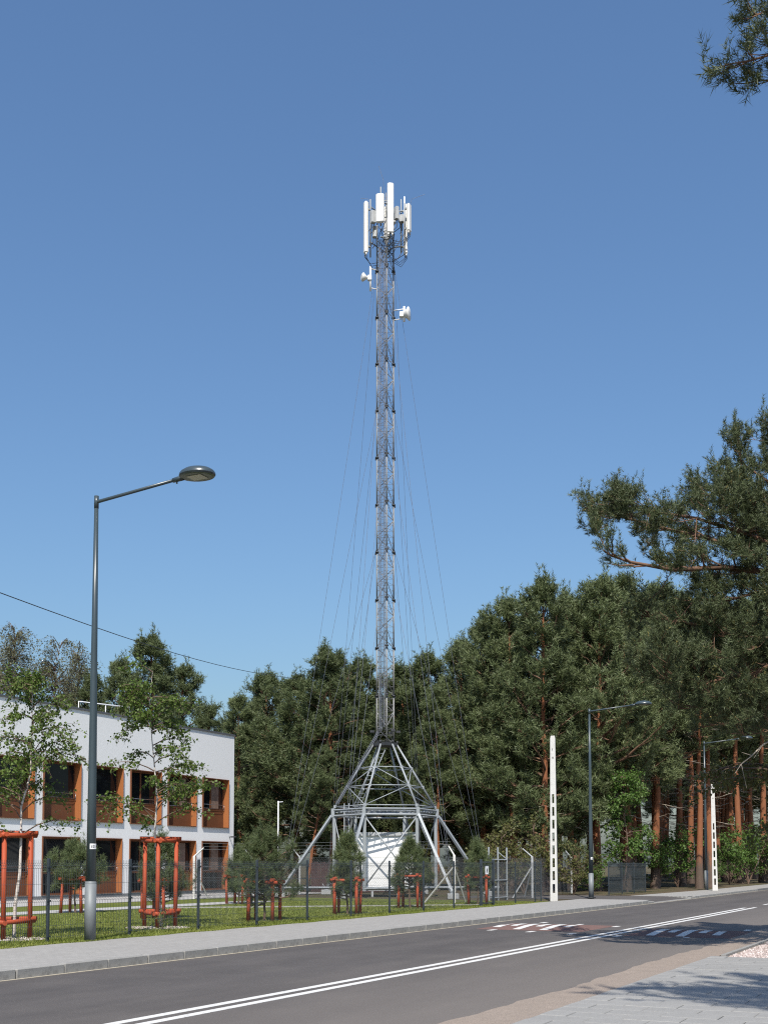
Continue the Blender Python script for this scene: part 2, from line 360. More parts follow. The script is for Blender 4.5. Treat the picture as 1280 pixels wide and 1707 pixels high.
for i in range(84):
    u = -8 + i
    o = kb.build('kerb_stone', 'kerb', side) if kme is None else place('kerb_stone', kme, side)
    kme = o.data; top = WALK + 0.003
    if 49.5 < u < 56.5: top = 0.035
    elif 48.5 < u <= 49.5 or 56.5 <= u < 57.5: top = 0.085
    elif u >= 57.5: top = 0.122
    o.location = (u + 0.5, 12.325 + rg.uniform(-0.004, 0.004), top - 0.15 + rg.uniform(-0.003, 0.003)); o.rotation_euler = (rg.uniform(-.01, .01), 0, rg.uniform(-.004, .004))
mb = MB(); mb.box(-20, 90, 12.19, 12.245, 0.0006, 0.006); tag(mb.build('gutter_joint', 'sand_joint', road), 'pale sandy joint along the kerb foot')
# near side: pavement slabs laid in staggered rows
mb = MB(); mb.sheet([(-20, -14), (21.6, -14), (21.6, 4.31), (-20, 4.31)], -0.034)
pav = struct('pavement', mb, 'joint_soil')
sb = MB(); sb.cbox((0, 0, 0), 0.388, 0.588, 0.06, 0, None, 0.007); sme = None; rg = random.Random(5); cnt = 0
for i in range(36):
    u = 7.4 + i * 0.4
    if u > 21.4: break
    for j in range(15):
        odd = i % 2
        v = (4.002 - j * 0.6) if not odd else (4.152 if j == 0 else 4.302 - j * 0.6)
        w = T(u, v)
        if w.y < 10.6 or w.x / w.y > 0.385 or cnt >= 299: continue
        o = sb.build('paving_slab', 'slab', pav) if sme is None else place('paving_slab', sme, pav); sme = o.data; cnt += 1
        o.location = (u, v, -0.018 + rg.uniform(-0.003, 0.003)); o.rotation_euler = (rg.uniform(-.004, .004), rg.uniform(-.004, .004), rg.uniform(-.004, .004))
        if odd and j == 0: o.scale = (1, 0.49, 1)
# verge beyond the slabs, gravel bed with a concrete edging
mb = MB(); mb.sheet([(21.6, -30), (200, -30), (200, 4.31), (21.6, 4.31)], -0.010)
struct('verge', mb, 'edge_sand')
mb = MB()
for i in range(18): mb.box(21.75 + i * 1.0, 22.74 + i * 1.0, 4.08, 4.16, -0.05, 0.03)
tag(mb.build('edging', 'kerb', None, (0, 0, 0), RZ), 'low concrete edging beside the pale gravel bed', 'edging')
N = 9000; rs = np.random.RandomState(4)
gu = 21.65 + 5.5 * rs.rand(N) ** 1.3; gv = 4.02 - 3.6 * rs.rand(N)
s_ = 0.012 + 0.018 * rs.rand(N); oct_ = np.array([[1, 0, 0], [0, 1, 0], [-1, 0, 0], [0, -1, 0], [0, 0, 1]], float)
tri = np.array([[0, 1, 4], [1, 2, 4], [2, 3, 4], [3, 0, 4]])
ang = rs.rand(N) * 6.28; ca, sa = np.cos(ang), np.sin(ang)
P = oct_[None] * (s_[:, None, None]) * np.stack([1 + .6 * rs.rand(N), 1 + .4 * rs.rand(N), .7 + .5 * rs.rand(N)], 1)[:, None, :]
Q = np.stack([P[..., 0] * ca[:, None] - P[..., 1] * sa[:, None] + gu[:, None], P[..., 0] * sa[:, None] + P[..., 1] * ca[:, None] + gv[:, None], P[..., 2] - 0.008], -1)
V_ = Q[:, tri].reshape(-1, 3); var = np.repeat(rs.rand(N), 12)[:, None] * np.ones((1, 3))
g = place('gravel', np_mesh('gravel', V_, 3, ['gravel'], var), None, (0, 0, 0), RZ); tag(g, 'pale pinkish gravel bed beside the pavement slabs', 'gravel', None, 'stuff')
# lawn, path, terrace
mb = MB(); mb.sheet([(-30, 15.40), (46.5, 15.40), (47.5, 36.3), (-30, 36.3)], LAWN); struct('lawn', mb, 'turf')
mb = MB(); mb.sheet([(-30, 25.6), (42, 25.6), (42, 27.1), (-30, 27.1)], LAWN + 0.006); struct('path', mb, 'light_paving')
mb = MB(); mb.sheet([(-30, 30.4), (56, 30.4), (56, 36.02), (-30, 36.02)], LAWN + 0.008); struct('terrace', mb, 'light_paving')
mb = MB(); a_, b_ = Vector((-7.6, 41.0)), Vector((3.6, 44.2)); n_ = Vector((-(b_ - a_).y, (b_ - a_).x)).normalized() * 0.05
mb.add([(*(a_ - n_), 0.05), (*(b_ - n_), 0.05), (*(b_ + n_), 0.05), (*(a_ + n_), 0.05), (*(a_ - n_), 0.165), (*(b_ - n_), 0.165), (*(b_ + n_), 0.165), (*(a_ + n_), 0.165)], [(4, 5, 6, 7), (0, 1, 5, 4), (1, 2, 6, 5), (2, 3, 7, 6), (3, 0, 4, 7)])
tag(mb.build('lawn_edging', 'light_paving'), 'thin pale concrete edging crossing the lawn before the mast', 'edging')
# grass blades: one uncountable mass
N = 90000; rs = np.random.RandomState(8)
gu = 12 + 32 * rs.rand(N); gv = 15.44 + 9.5 * rs.rand(N) ** 2.2
gv += 0.06 * np.sin(gu * 3.0) * (gv < 15.8)
az = rs.rand(N) * 6.28; h_ = 0.025 + 0.035 * rs.rand(N) + 0.05 * (rs.rand(N) < 0.03); w_ = 0.006 + 0.004 * rs.rand(N); ln = 0.03 * rs.randn(N, 2)
B = np.stack([gu, gv, np.full(N, LAWN - 0.002)], 1); dx = np.stack([np.cos(az), np.sin(az), 0 * az], 1) * w_[:, None]
V_ = np.stack([B - dx, B + dx, B + np.concatenate([ln, h_[:, None]], 1)], 1).reshape(-1, 3)
rv = np.clip(0.35 + 0.3 * rs.randn(N) + 0.25 * np.sin(gu * 0.9) * np.sin(gv * 1.7), 0, 1); var = np.repeat(rv, 3)[:, None] * np.ones((1, 3))
g = place('grass', np_mesh('grass', V_, 3, ['grass_blade'], var), None, (0, 0, 0), RZ); tag(g, 'short green lawn grass behind the pavement', 'grass', None, 'stuff')

# ================================================================== SCHOOL-LIKE WHITE BUILDING
BU, BV = 54.32, 36.0
bld = empty('white_building', T(BU, BV, 0.10), RZ)
tag(bld, 'long white rendered two-storey building with orange window boxes and flat roof', 'building')
WW, WS = 2.36, 2.945
rights = [-0.59 - WS * i for i in range(7)]
rows = [(0.20, 2.72), (3.45, 6.02)]
ZT = 8.44
xs = sorted([-25.0, 0.0] + [r for r in rights] + [r - WW for r in rights]); zs = [0.0, 0.20, 2.72, 3.45, 6.02, ZT]
mb = MB()
for i in range(len(xs) - 1):
    for j in range(len(zs) - 1):
        cx = (xs[i] + xs[i + 1]) / 2; cz = (zs[j] + zs[j + 1]) / 2
        if any(r - WW < cx < r for r in rights) and any(a < cz < b for a, b in rows): continue
        mb.add([(xs[i], 0, zs[j]), (xs[i + 1], 0, zs[j]), (xs[i + 1], 0, zs[j + 1]), (xs[i], 0, zs[j + 1])], [(0, 1, 2, 3)])
mb.add([(0, 0, 0), (0, 14, 0), (0, 14, ZT), (0, 0, ZT)], [(0, 1, 2, 3)]); mb.add([(-25, 14, 0), (0, 14, 0), (0, 14, ZT), (-25, 14, ZT)], [(3, 2, 1, 0)])
mb.add([(-25, 0, 0), (-25, 14, 0), (-25, 14, ZT), (-25, 0, ZT)], [(3, 2, 1, 0)])
mb.build('wall', 'render_white', bld)
mb = MB(); mb.box(-25.05, 0.05, -0.05, 0.30, ZT, ZT + 0.09); mb.box(-0.25, 0.048, 0.302, 14.05, ZT, ZT + 0.088); mb.box(-25, -0.25, 0.302, 14, ZT - 0.25, ZT - 0.15)
roof = mb.build('roof', 'coping', bld)
mb = MB()
x0, x1 = -11.5, -7.8
mb.tube([(x0, 0.9, ZT), (x0, 0.9, ZT + 0.55), (x1, 0.9, ZT + 0.72), (x1, 0.9, ZT)], 0.03, 6); mb.tube([(x1 + 0.9, 1.6, ZT), (x1 + 0.9, 1.6, ZT + 0.66), (x1, 0.9, ZT + 0.66)], 0.03, 6); mb.tube([(-9.6, 0.9, ZT), (-9.6, 0.9, ZT + 0.63)], 0.025, 6)
mb.build('roof_railing', 'white_metal', roof)
mb = MB(); mb.box(-25, 0.02, -0.025, -0.002, -0.05, 0.16); mb.build('plinth', 'plinth_grey', bld)
rg = random.Random(21)
for ri, (za, zb) in enumerate(rows):
    for i, r in enumerate(rights):
        l_ = r - WW; pr = 0.085 if ri else 0.06; dp = 0.35; th = 0.026
        mb = MB()
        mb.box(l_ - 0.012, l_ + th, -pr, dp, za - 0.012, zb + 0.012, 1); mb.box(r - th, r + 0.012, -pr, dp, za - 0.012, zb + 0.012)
        mb.box(l_ + th, r - th, -pr + 0.003, dp, zb - th, zb + 0.011, 1); mb.box(l_ + th, r - th, -pr + 0.003, dp, za - 0.011, za + th, 1)  # left jamb, head and sill take the darker brown: shade put into colour
        win = mb.build('window', ['orange_panel', 'shaded_brown_panel'], bld)
        li, rr, zb_, zt_ = l_ + th, r - th, za + th, zb - th
        ph = 0.95
        glassy = i in (0, 1, 2)
        zp = zb_ + ph
        # bars of the sash
        mb = MB(); f = 0.07; y0, y1 = dp - 0.10, dp - 0.03
        mb.box(li, rr, y0, y1, zp - f, zp + f * 0.6); mb.box(li, rr, y0 + .002, y1, zt_ - f, zt_); mb.box(li, li + f, y0 + .001, y1, zb_, zt_ - f); mb.box(rr - f, rr, y0 + .001, y1, zb_, zt_ - f)
        mid = (li + rr) / 2 + (0.1 if i % 2 else -0.05)
        if glassy: mb.box(mid - 0.045, mid + 0.045, y0 + .003, y1, zp + f * .6, zt_ - f)
        mb.box(li + f, rr - f, y0 + .001, y1, zb_, zb_ + f * .7)
        mb.build('window_frame', 'shaded_brown_panel', win)
        tall = (ri == 0 and i in (0, 2, 4))
        MB().box(li + f, rr - f, y1 - 0.035, y1 - 0.02, (zb_ + f * .7) if tall else (zp + f * .6), zt_ - f).build('pane', 'window_glass', win)
        if not tall:
            MB().box(li + f, rr - f, y0 + 0.02, y1 - 0.02, zb_ + f * .7, zp - f).build('infill_panel', 'shaded_brown_panel', win)
        mb = MB(); zz = zp + 0.24
        mb.tube([(li + 0.04, y0 - 0.07, zz), (rr - 0.04, y0 - 0.07, zz)], 0.016, 6); mb.tube([(li + 0.04, y0 - 0.07, zz - .2), (rr - 0.04, y0 - 0.07, zz - .2)], 0.010, 6)
        for xx in (li + 0.04, rr - 0.04): mb.tube([(xx, y0 - 0.07, zz + .02), (xx, y0 - 0.07, zz - .28), (xx, y0, zz - .28)], 0.012, 6)
        mb.build('railing', 'rail_metal', win)
        if glassy and i != 2:
            mb = MB(); k = 9; xa = mid + 0.12; xb = rr - 0.15
            for q in range(k): mb.tube([(xa + (xb - xa) * q / k, y0 + 0.015 , zp + .1), (xa + (xb - xa) * q / k, y0 + 0.015, zt_ - .12)], 0.012, 4)
            MB().box(mid + 0.08, rr - 0.45, y1 - 0.052, y1 - 0.037, zp + .06, zt_ - .09).build('curtain', 'curtain', win)
        if ri == 1 and i == 1: MB().box(li + 0.55, li + 0.9, y1 - 0.058, y1 - 0.038, zp + 0.72, zp + 1.1).build('notice', 'blind', win)
mb = MB(); mb.tube([(-0.42, -0.001, 2.98), (-0.42, -0.16, 3.0)], 0.03, 6); mb.cbox((-0.42, -0.28, 2.99), 0.13, 0.30, 0.07, 0, None, 0.015)
mb.build('wall_lamp', 'dark_steel', bld)
mb = MB(); mb.tube([(-0.16, -0.045, 0), (-0.16, -0.045, 0.5)], 0.02, 6); mb.build('earth_rod', 'galvanised', bld)

# ================================================================== STREET LAMPS
lamp = empty('street_lamp', T(18.49, 15.56, WALK), RZ)
mb = MB(); mb.tube([(0, 0, -0.02), (0, 0, 1.10)], 0.112, 20); mb.tube([(0, 0, 1.10), (0, 0, 1.13), (0, 0, 1.15)], [0.112, 0.110, 0.098], 20, 0, False); mb.build('base_sleeve', 'lamp_base', lamp)
mb = MB(); mb.tube([(0, 0, 1.12), (0, 0, 3.0), (0, 0, 6.0), (0, 0, 8.78)], [0.098, 0.083, 0.060, 0.041], 20); mb.build('pole', 'lamp_paint', lamp)
mb = MB(); mb.tube([(0, 0.03, 8.64), (0, -0.02, 8.68), (0, -2.02, 8.86)], [0.034, 0.034, 0.030], 10); mb.tube([(0, 0, 8.55), (0, 0, 8.80)], 0.047, 12); mb.build('arm', 'lamp_paint', lamp)
mb = MB(); mb.tube([(0, -1.86, 8.845), (0, -2.10, 8.87)], [0.045, 0.055], 10); mb.tube([(0, -1.95, 8.84), (0, -1.95, 8.77)], 0.018, 6); mb.build('arm_joint', 'lamp_paint', lamp)
# head: a flattened dome with a flat underside
mb = MB(); nn = 28; rings = []; c0 = Vector((0, -2.42, 8.865)); rx, ry = 0.30, 0.37
prof = [(1.0, 0.0), (0.985, 0.035), (0.90, 0.075), (0.70, 0.118), (0.42, 0.146), (0.15, 0.156)]
vs = []
for k, (rr, zz) in enumerate(prof):
    for j in range(nn):
        w = 2 * math.pi * j / nn; vs.append((rx * rr * math.cos(w), c0.y + ry * rr * math.sin(w), c0.z + zz))
fs = [(k * nn + j, k * nn + (j + 1) % nn, (k + 1) * nn + (j + 1) % nn, (k + 1) * nn + j) for k in range(len(prof) - 1) for j in range(nn)]
fs.append(tuple((len(prof) - 1) * nn + j for j in range(nn)))
mb.add(vs, fs, 0, True)
vs = []
for k, (rr, zz) in enumerate([(1.0, 0.0), (0.94, -0.028), (0.80, -0.034)]):
    for j in range(nn):
        w = 2 * math.pi * j / nn; vs.append((rx * rr * math.cos(w), c0.y + ry * rr * math.sin(w), c0.z + zz))
fs = [((k + 1) * nn + j, (k + 1) * nn + (j + 1) % nn, k * nn + (j + 1) % nn, k * nn + j) for k in range(2) for j in range(nn)]; fs.append(tuple(2 * nn + j for j in range(nn - 1, -1, -1)))
mb.add(vs, fs, 0, False)
head = mb.build('lamp_head', 'lamp_paint', lamp)
MB().cbox((0, c0.y, c0.z - 0.038), 0.27, 0.33, 0.012, 0, None, 0.004).build('lens', 'lamp_lens', head)
tag(lamp, 'tall dark street lamp at left with grey base sleeve, before the white building', 'street lamp', 'street lamps along the far pavement')
for (u, v, lab) in ((51.66, 15.45, 'slim dark street lamp standing right of the tall white concrete pole'), (72.0, 14.55, 'distant slim street lamp right beside the farther concrete pole')):
    c = copy_tree(lamp); c.location = T(u, v, WALK - (0.0 if u < 60 else 0.02)); c['label'] = lab
    if u < 60: c.scale = (1, 1, 0.955)
# numbered tag on the nearest pole
def label_plate(parent, z, ang, r, txt):
    mb = MB(); n = 5; w = 0.075; vs = []
    for k in range(n):
        a = ang + (k / (n - 1) - .5) * 2 * (w / r)
        for zz in (z, z + 0.105): vs.append(((r + .003) * math.cos(a), (r + .003) * math.sin(a), zz))
    mb.add(vs, [(2 * k, 2 * k + 2, 2 * k + 3, 2 * k + 1) for k in range(n - 1)], 0, True)
    pl = mb.build('number_plate', 'label_white', parent)
    seg = {'3': 'abcdg', '0': 'abcdef', '1': 'bc', '2': 'abged'}; cw, chh, th_ = .028, .06, .009
    for i_, ch_ in enumerate(txt):
        mb = MB()
        x = (i_ - 1) * .042
        bx_ = {'a': (x - cw / 2, x + cw / 2, chh - th_, chh), 'g': (x - cw / 2, x + cw / 2, chh / 2 - th_ / 2, chh / 2 + th_ / 2), 'd': (x - cw / 2, x + cw / 2, 0, th_), 'b': (x + cw / 2 - th_, x + cw / 2, chh / 2, chh), 'c': (x + cw / 2 - th_, x + cw / 2, 0, chh / 2), 'f': (x - cw / 2, x - cw / 2 + th_, chh / 2, chh), 'e': (x - cw / 2, x - cw / 2 + th_, 0, chh / 2)}
        for q_ in seg[ch_]:
            xa_, xb_, za_, zb_ = bx_[q_]; vs = []
            for xx, zz in ((xa_, za_), (xb_, za_), (xb_, zb_), (xa_, zb_)): aa = ang + xx / r; vs.append(((r + .0055) * math.cos(aa), (r + .0055) * math.sin(aa), z + .022 + zz))
            mb.add(vs, [(0, 1, 2, 3)])
        mb.build('digit', 'label_ink', pl)['kind'] = 'stuff'
# camera seen from the pole, a little to its right side
va = math.atan2(-T(18.49, 15.56).y, -T(18.49, 15.56).x) - RZ
label_plate(lamp, 1.78, va + 0.5, 0.094, '301')
pl2 = [o for o in bpy.data.objects if o.name.startswith('street_lamp')][1]
label_plate(pl2, 1.78, va + 0.3, 0.094, '302')
mb = MB(); mb.tube([(0, 0, 0.012), (0, 0, 0.05)], 0.2, 12); mb.box(-.32, .32, -.05, .05, 0.0, 0.03); mb.build('base_flange', 'dark_steel', pl2)

# ================================================================== PRECAST CONCRETE POLES (tapered, with ladder-like openings)
def concrete_pole(u, v, h, label, lean=0.0):
    root = empty('concrete_pole', T(u, v, LAWN - 0.02), 0.0); y0, y1 = -0.16, 0.16
    wb, wt = 0.30, 0.20; zf = lambda z: wb + (wt - wb) * z / h
    mb = MB(); holes = [(0.34 + 0.53 * k, 0.34 + 0.53 * k + 0.37) for k in range(8)]; holes = [(a, b) for a, b in holes if b < h * 0.68] + [(h * 0.86, h * 0.86 + 0.08)]
    zz = [0.0]; 
    for a, b in holes: zz += [a, b]
    zz += [h - 0.12, h]
    def seg(x0f, x1f, za, zb):
        vs = []
        for z in (za, zb):
            w = zf(z) * (0.8 if z >= h - 1e-6 else 1.0); d_ = (0.17 - 0.05 * z / h)
            vs += [(x0f * w / 2, -d_ / 2, z), (x1f * w / 2, -d_ / 2, z), (x1f * w / 2, d_ / 2, z), (x0f * w / 2, d_ / 2, z)]
        mb.add(vs, [(3, 2, 1, 0), (4, 5, 6, 7), (0, 1, 5, 4), (1, 2, 6, 5), (2, 3, 7, 6), (3, 0, 4, 7)])
    for i in range(len(zz) - 1):
        za, zb = zz[i], zz[i + 1]
        if (za, zb) in holes:
            q = 0.36 if zb - za > 0.2 else 0.2
            seg(-1, -q, za, zb); seg(q, 1, za, zb)
        else: seg(-1, 1, za, zb)
    mb.build('shaft', 'pole_concrete', root)
    mb = MB(); mb.tube([(-0.02, -0.12, h * .92), (-0.02, 0.14, h * .92)], 0.012, 6); mb.build('bolt', 'dark_steel', root)
    root.rotation_euler = (0, R(lean), R(-14))
    return tag(root, label, 'concrete pole', 'concrete utility poles without wires')
concrete_pole(47.57, 15.80, 6.85, 'tall white precast concrete pole with slots, left of the second street lamp')
concrete_pole(70.5, 13.75, 6.15, 'distant white slotted concrete pole at the wood edge, far right', -0.5)

# ================================================================== WELDED MESH FENCES
PH = 1.61
def mesh_panel_data(w, sp=.05):
    mb = MB(); fold = [(0.06, 0), (0.78, 0), (0.83, -0.045), (0.88, 0), (1.42, 0), (1.47, -0.045), (1.52, 0), (1.58, 0)]
    n = int(w / sp)
    for i in range(n + 1): mb.tube([(i * w / n, y, z) for z, y in fold], 0.0032, 3, 0, False, False)
    for z, y in ((0.10, 0.005), (0.32, .005), (0.55, .005), (0.78, .005), (0.83, -.04), (0.88, .005), (1.12, .005), (1.42, .005), (1.47, -.04), (1.52, .005)): mb.tube([(0, y, z), (w, y, z)], 0.0034, 3, 0, False, False)
    return mb
def fence(us, v, label, group=None, sp=.05):
    root = empty('mesh_fence', T(us[0], v, LAWN), RZ); pm = {}; post = None
    for i, u in enumerate(us):
        if post is None:
            mb = MB(); mb.cbox((0, 0, PH / 2), 0.062, 0.045, PH, 0, None, 0.006)
            for z in (0.12, 0.80, 1.45): mb.cbox((0, -0.03, z), 0.09, 0.02, 0.035)
            o = mb.build('post', 'fence_paint', root); post = o.data
        else: o = place('post', post, root)
        o.location = (u - us[0], 0, 0)
        if i < len(us) - 1:
            w = us[i + 1] - u - 0.07; k = round(w, 2)
            if k not in pm: p = mesh_panel_data(w, sp).build('mesh_panel', 'wire_paint', root); pm[k] = p.data
            else: p = place('mesh_panel', pm[k], root)
            p.location = (u - us[0] + 0.035, -0.012, 0)
    return tag(root, label, 'fence', group)
fence([17.82 + 2.4725 * i for i in range(-2, 10)], 16.03, 'long dark welded mesh fence between the pavement and the lawn', 'dark welded mesh fences')
fence([41.35, 43.6, 45.9, 46.6], 16.03, 'short dark mesh fence between the garden gate and the concrete pole', 'dark welded mesh fences')
def u_at(px, v):
    r = (px - 640) / FPX; return (r * v * L[1] - v * L[0]) / (D[0] - r * D[1])
fence([u_at(p, 16.3) for p in (1013, 1035, 1055, 1074)], 16.3, 'dark mesh fence panels by the driveway, right of the second street lamp', 'dark welded mesh fences', .032)
# gate leaf
gate = empty('garden_gate', T(40.08, 16.03, LAWN), RZ)
for x in (0.0, 1.2): mb = MB(); mb.cbox((x, 0, 0.84), 0.085, 0.085, 1.68, 0, None, 0.008); mb.build('post', 'fence_paint', gate)
mb = MB(); mb.box(0.06, 1.14, -.02, .02, 1.56, 1.60); mb.box(0.06, 1.14, -.02, .02, .08, .12); mb.box(0.06, .10, -.018, .018, .12, 1.56); mb.box(1.10, 1.14, -.018, .018, .12, 1.56); mb.build('leaf_frame', 'fence_paint', gate)
p = mesh_panel_data(0.96).build('mesh_infill', 'wire_paint', gate); p.location = (0.12, 0, 0)
mb = MB(); mb.cbox((1.04, -.05, .9), .12, .04, .03); mb.cbox((1.08, 0, .88), .06, .06, .2); mb.build('handle', 'dark_steel', gate)
sg = MB().box(.36, .66, -.03, -.022, 1.14, 1.44).build('notice_sign', 'label_white', gate)
mb = MB(); mb.add([(.46, -.033, 1.20), (.52, -.033, 1.20), (.585, -.033, 1.34), (.545, -.033, 1.38), (.48, -.033, 1.30)], [(0, 1, 2, 3, 4)]); mb.build('sign_symbol', 'label_ink', sg)
tag(gate, 'narrow dark mesh gate with a small white notice at the fence end', 'gate')

# ================================================================== CHAIN-LINK COMPOUND FENCE
P1 = Vector((2.72, 46.6)); d2 = Vector(D); l2 = Vector(L)
P2 = P1 + l2 * 12.2; P3 = P1 + d2 * 9.0; P4 = P3 + d2 * 9 + l2 * 1; P0 = P2 + d2 * 16
cf = empty('chain_link_fence', (P1.x, P1.y, 0.10), 0.0)
def chain(a, b, h=1.75, s=0.11):
    a = a - P1; b = b - P1; n_ = (b - a).normalized(); Ln = (b - a).length; mb = MB()
    k = -h
    while k < Ln:
        for sg_ in (1, -1):
            x0, x1 = k, k + h; z0, z1 = 0.05, 0.05 + h
            t0, t1 = max(0, (0 - x0) / h), min(1, (Ln - x0) / h)
            if t1 > t0:
                q = []
                for t_ in (t0, t1):
                    x = x0 + t_ * h; z = z0 + t_ * h if sg_ > 0 else z1 - t_ * h; q.append((a.x + n_.x * x, a.y + n_.y * x, z))
                mb.tube(q, 0.0022, 3, 0, False, False)
        k += s
    for z in (0.06, 0.95, 1.8): mb.tube([(a.x, a.y, z), (b.x, b.y, z)], 0.004, 3, 0, False, False)
    tag(mb.build('chain_link_mesh', 'dark_wire', cf), None, None, None, 'stuff')
chain(P2, P1); chain(P1, P1 + d2 * 3.6); chain(P1 + d2 * 5.8, P3); chain(P3, P4); chain(P0, P2)
def cpost(p, arm, strut=None, mat='grey_post', h=1.88):
    p = p - P1; mb = MB(); mb.cbox((p.x, p.y, h / 2), 0.10, 0.10, h, 0, None, 0.01)
    mb.tube([(p.x, p.y, h - .02), (p.x + arm[0], p.y + arm[1], h + 0.36)], [0.04, 0.028], 4, 0, True, False)
    mb.build('post', mat, cf)
    if strut:
        for s_ in strut: mb = MB(); mb.tube([(p.x, p.y, 1.45), (p.x + s_[0], p.y + s_[1], 0.0)], 0.035, 4, 0, True, False); mb.build('strut', mat, cf)
cpost(P1, (-0.22, 0.1), ((-1.15, .5), (.5, .9)), 'pole_concrete'); cpost(P3, (-0.42, 0.1), ((-1.0, -.9), (-.25, .9))); cpost(P2, (0.4, 0.1), ((.5, .9),), 'pole_concrete'); cpost(P0, (0.3, 0)); cpost(P4, (-0.3, 0))
for k in (4.1, 8.2): cpost(P1 + l2 * k, (-0.1, 0.25), None, 'dark_steel', 1.8)
for k in (4.5, 9): cpost(P2 + d2 * k, (-0.3, 0.05))
for z in (2.16, 2.30, 2.42):
    mb = MB(); q = []
    for k in range(0, 13): w = P1 + l2 * k - P1; q.append((w.x - .12, w.y + .15, z - 0.1 * (k % 3 == 1) * 0.15))
    mb.tube(q, 0.003, 3, 0, False, False); mb.build('barbed_wire', 'galvanised', cf)
# steel gate frame in the compound fence
for k in (3.65, 4.7, 5.75):
    w = P1 + d2 * k - P1; mb = MB(); mb.cbox((w.x, w.y, 1.12), .07, .07, 2.24, 0, None, .006); mb.build('gate_post', 'galvanised', cf)
mb = MB()
a, b = P1 + d2 * 3.65 - P1, P1 + d2 * 5.75 - P1
for z in (1.72, .85, .12): mb.tube([(a.x, a.y, z), (b.x, b.y, z)], .03, 4, 0, True, False)
for q_ in (a, b): mb.tube([(q_.x, q_.y, 1.74), (q_.x - .42, q_.y + .1, 2.1)], .02, 4, 0, True, False)
mb.build('gate_frame', 'galvanised', cf); chain(P1 + d2 * 3.7, P1 + d2 * 5.7, 1.6, 0.07)
tag(cf, 'grey chain-link fence with barbed-wire arms around the foot of the mast', 'fence')

# ================================================================== SPEED CUSHIONS
def cushion(u0, u1, v0, v1, bars, label):
    root = empty('speed_cushion', T((u0 + u1) / 2, (v0 + v1) / 2, 0.0), RZ); a, b = (u1 - u0) / 2, (v1 - v0) / 2; h = 0.07
    mb = MB(); ta, tb = a * 0.22, b * 0.78
    vs = [(-a, -b, .002), (a, -b, .002), (a, b, .002), (-a, b, .002), (-ta, -tb, h), (ta, -tb, h), (ta, tb, h), (-ta, tb, h), (-a, -b, -.01), (a, -b, -.01), (a, b, -.01), (-a, b, -.01)]
    mb.add(vs, [(4, 5, 6, 7), (0, 1, 5, 4), (1, 2, 6, 5), (2, 3, 7, 6), (3, 0, 4, 7)]); mb.build('rubber_body', 'cushion_rubber', root)
    def zs_(x, y):
        fx = max(0, (abs(x) - ta) / (a - ta)); fy = max(0, (abs(y) - tb) / (b - tb)); return h * (1 - max(fx, fy)) + .002
    for (x0, x1, y, w) in bars:
        n = 6; vs = []
        for k in range(n + 1):
            x = x0 + (x1 - x0) * k / n
            for yy in (y - w / 2, y + w / 2): vs.append((x, yy, zs_(x, yy) + .004))
        MB().add(vs, [(2 * k, 2 * k + 2, 2 * k + 3, 2 * k + 1) for k in range(n)]).build('white_bar', 'road_paint', root)
    return tag(root, label, 'speed bump', 'rubber speed cushions')
bars = [(-1.0, .1, 1.03, .2), (-.62, .2, .70, .18), (-1.38, .25, .36, .2), (-.65, .2, .02, .18), (-1.38, .25, -.34, .2), (-.65, .1, -.70, .18)]
cushion(28.1, 31.2, 8.65, 11.4, bars, 'sunlit red-brown rubber speed cushion with white bars in the far lane')
cushion(27.0, 30.0, 4.95, 7.35, [(-1.35, .25, 0.62, .2), (-.65, .2, .30, .18), (-1.38, .25, -.06, .2), (-.65, .2, -.40, .18), (-1.0, -.1, -.78, .18)], 'red-brown rubber speed cushion lying in the tree shade of the near lane')

# ================================================================== RADIO MAST
MY = 57.0
mast = empty('radio_mast', (0.06, MY, 0.10), 0.0); MX = 0.06
tag(mast, 'tall guyed lattice radio mast with white panel antennas on a splayed steel base', 'radio mast')
def tp(px, py, dy=0.0): w = at(px, py, MY + dy); return Vector((w.x - MX, dy, w.z - 0.10))
ZR, RR = tp(642, 1353).z, 2.46
def hexp(k, r, z, ph=7.0): a = R(60 * k + ph); return Vector((r * math.cos(a), r * math.sin(a), z))
# mast shaft in bolted sections
CH = [Vector((-0.40, 0.20, 0)), Vector((0.405, 0.24, 0)), Vector((0.07, -0.46, 0))]
Z0 = tp(642, 1240).z; ZTOP = tp(642, 372).z; NS = 11; SL = (ZTOP - Z0) / NS
sec0 = None
for i in range(NS):
    if sec0 is None:
        sec0 = empty('mast_section', (0, 0, 0)); sec0.parent = mast
        for c in CH: MB().tube([c, c + Vector((0, 0, SL))], 0.036, 8).build('chord', 'mast_steel', sec0)
        mb = MB(); n = 8
        for (a, b, dense) in ((0, 2, True), (2, 1, False), (0, 1, False)):
            for k in range(n):
                z = SL * (k + .5) / n
                if dense or k % 1 == 0: mb.tube([CH[a] + Vector((0, 0, z)), CH[b] + Vector((0, 0, z))], 0.007 if not dense else .008, 4, 0, False, False)
            m_ = 3
            for k in range(m_):
                z0_, z1_ = SL * k / m_, SL * (k + 1) / m_
                p, q = (CH[a], CH[b]) if (k % 2 == 0) == dense else (CH[b], CH[a])
                mb.tube([p + Vector((0, 0, z0_)), q + Vector((0, 0, z1_))], 0.017, 4, 0, False, False)
        mb.build('lattice', 'mast_steel', sec0)
        mb = MB()
        for c in CH:
            mb.tube([c + Vector((0, 0, -.035)), c + Vector((0, 0, .035))], 0.088, 10); mb.cbox(c * 1.12 + Vector((0, 0, -.07)), .09, .09, .08)
        mb.build('flange', 'dark_steel', sec0); s = sec0
    else: s = copy_tree(sec0, mast)
    s.location = (0, 0, Z0 + SL * i)
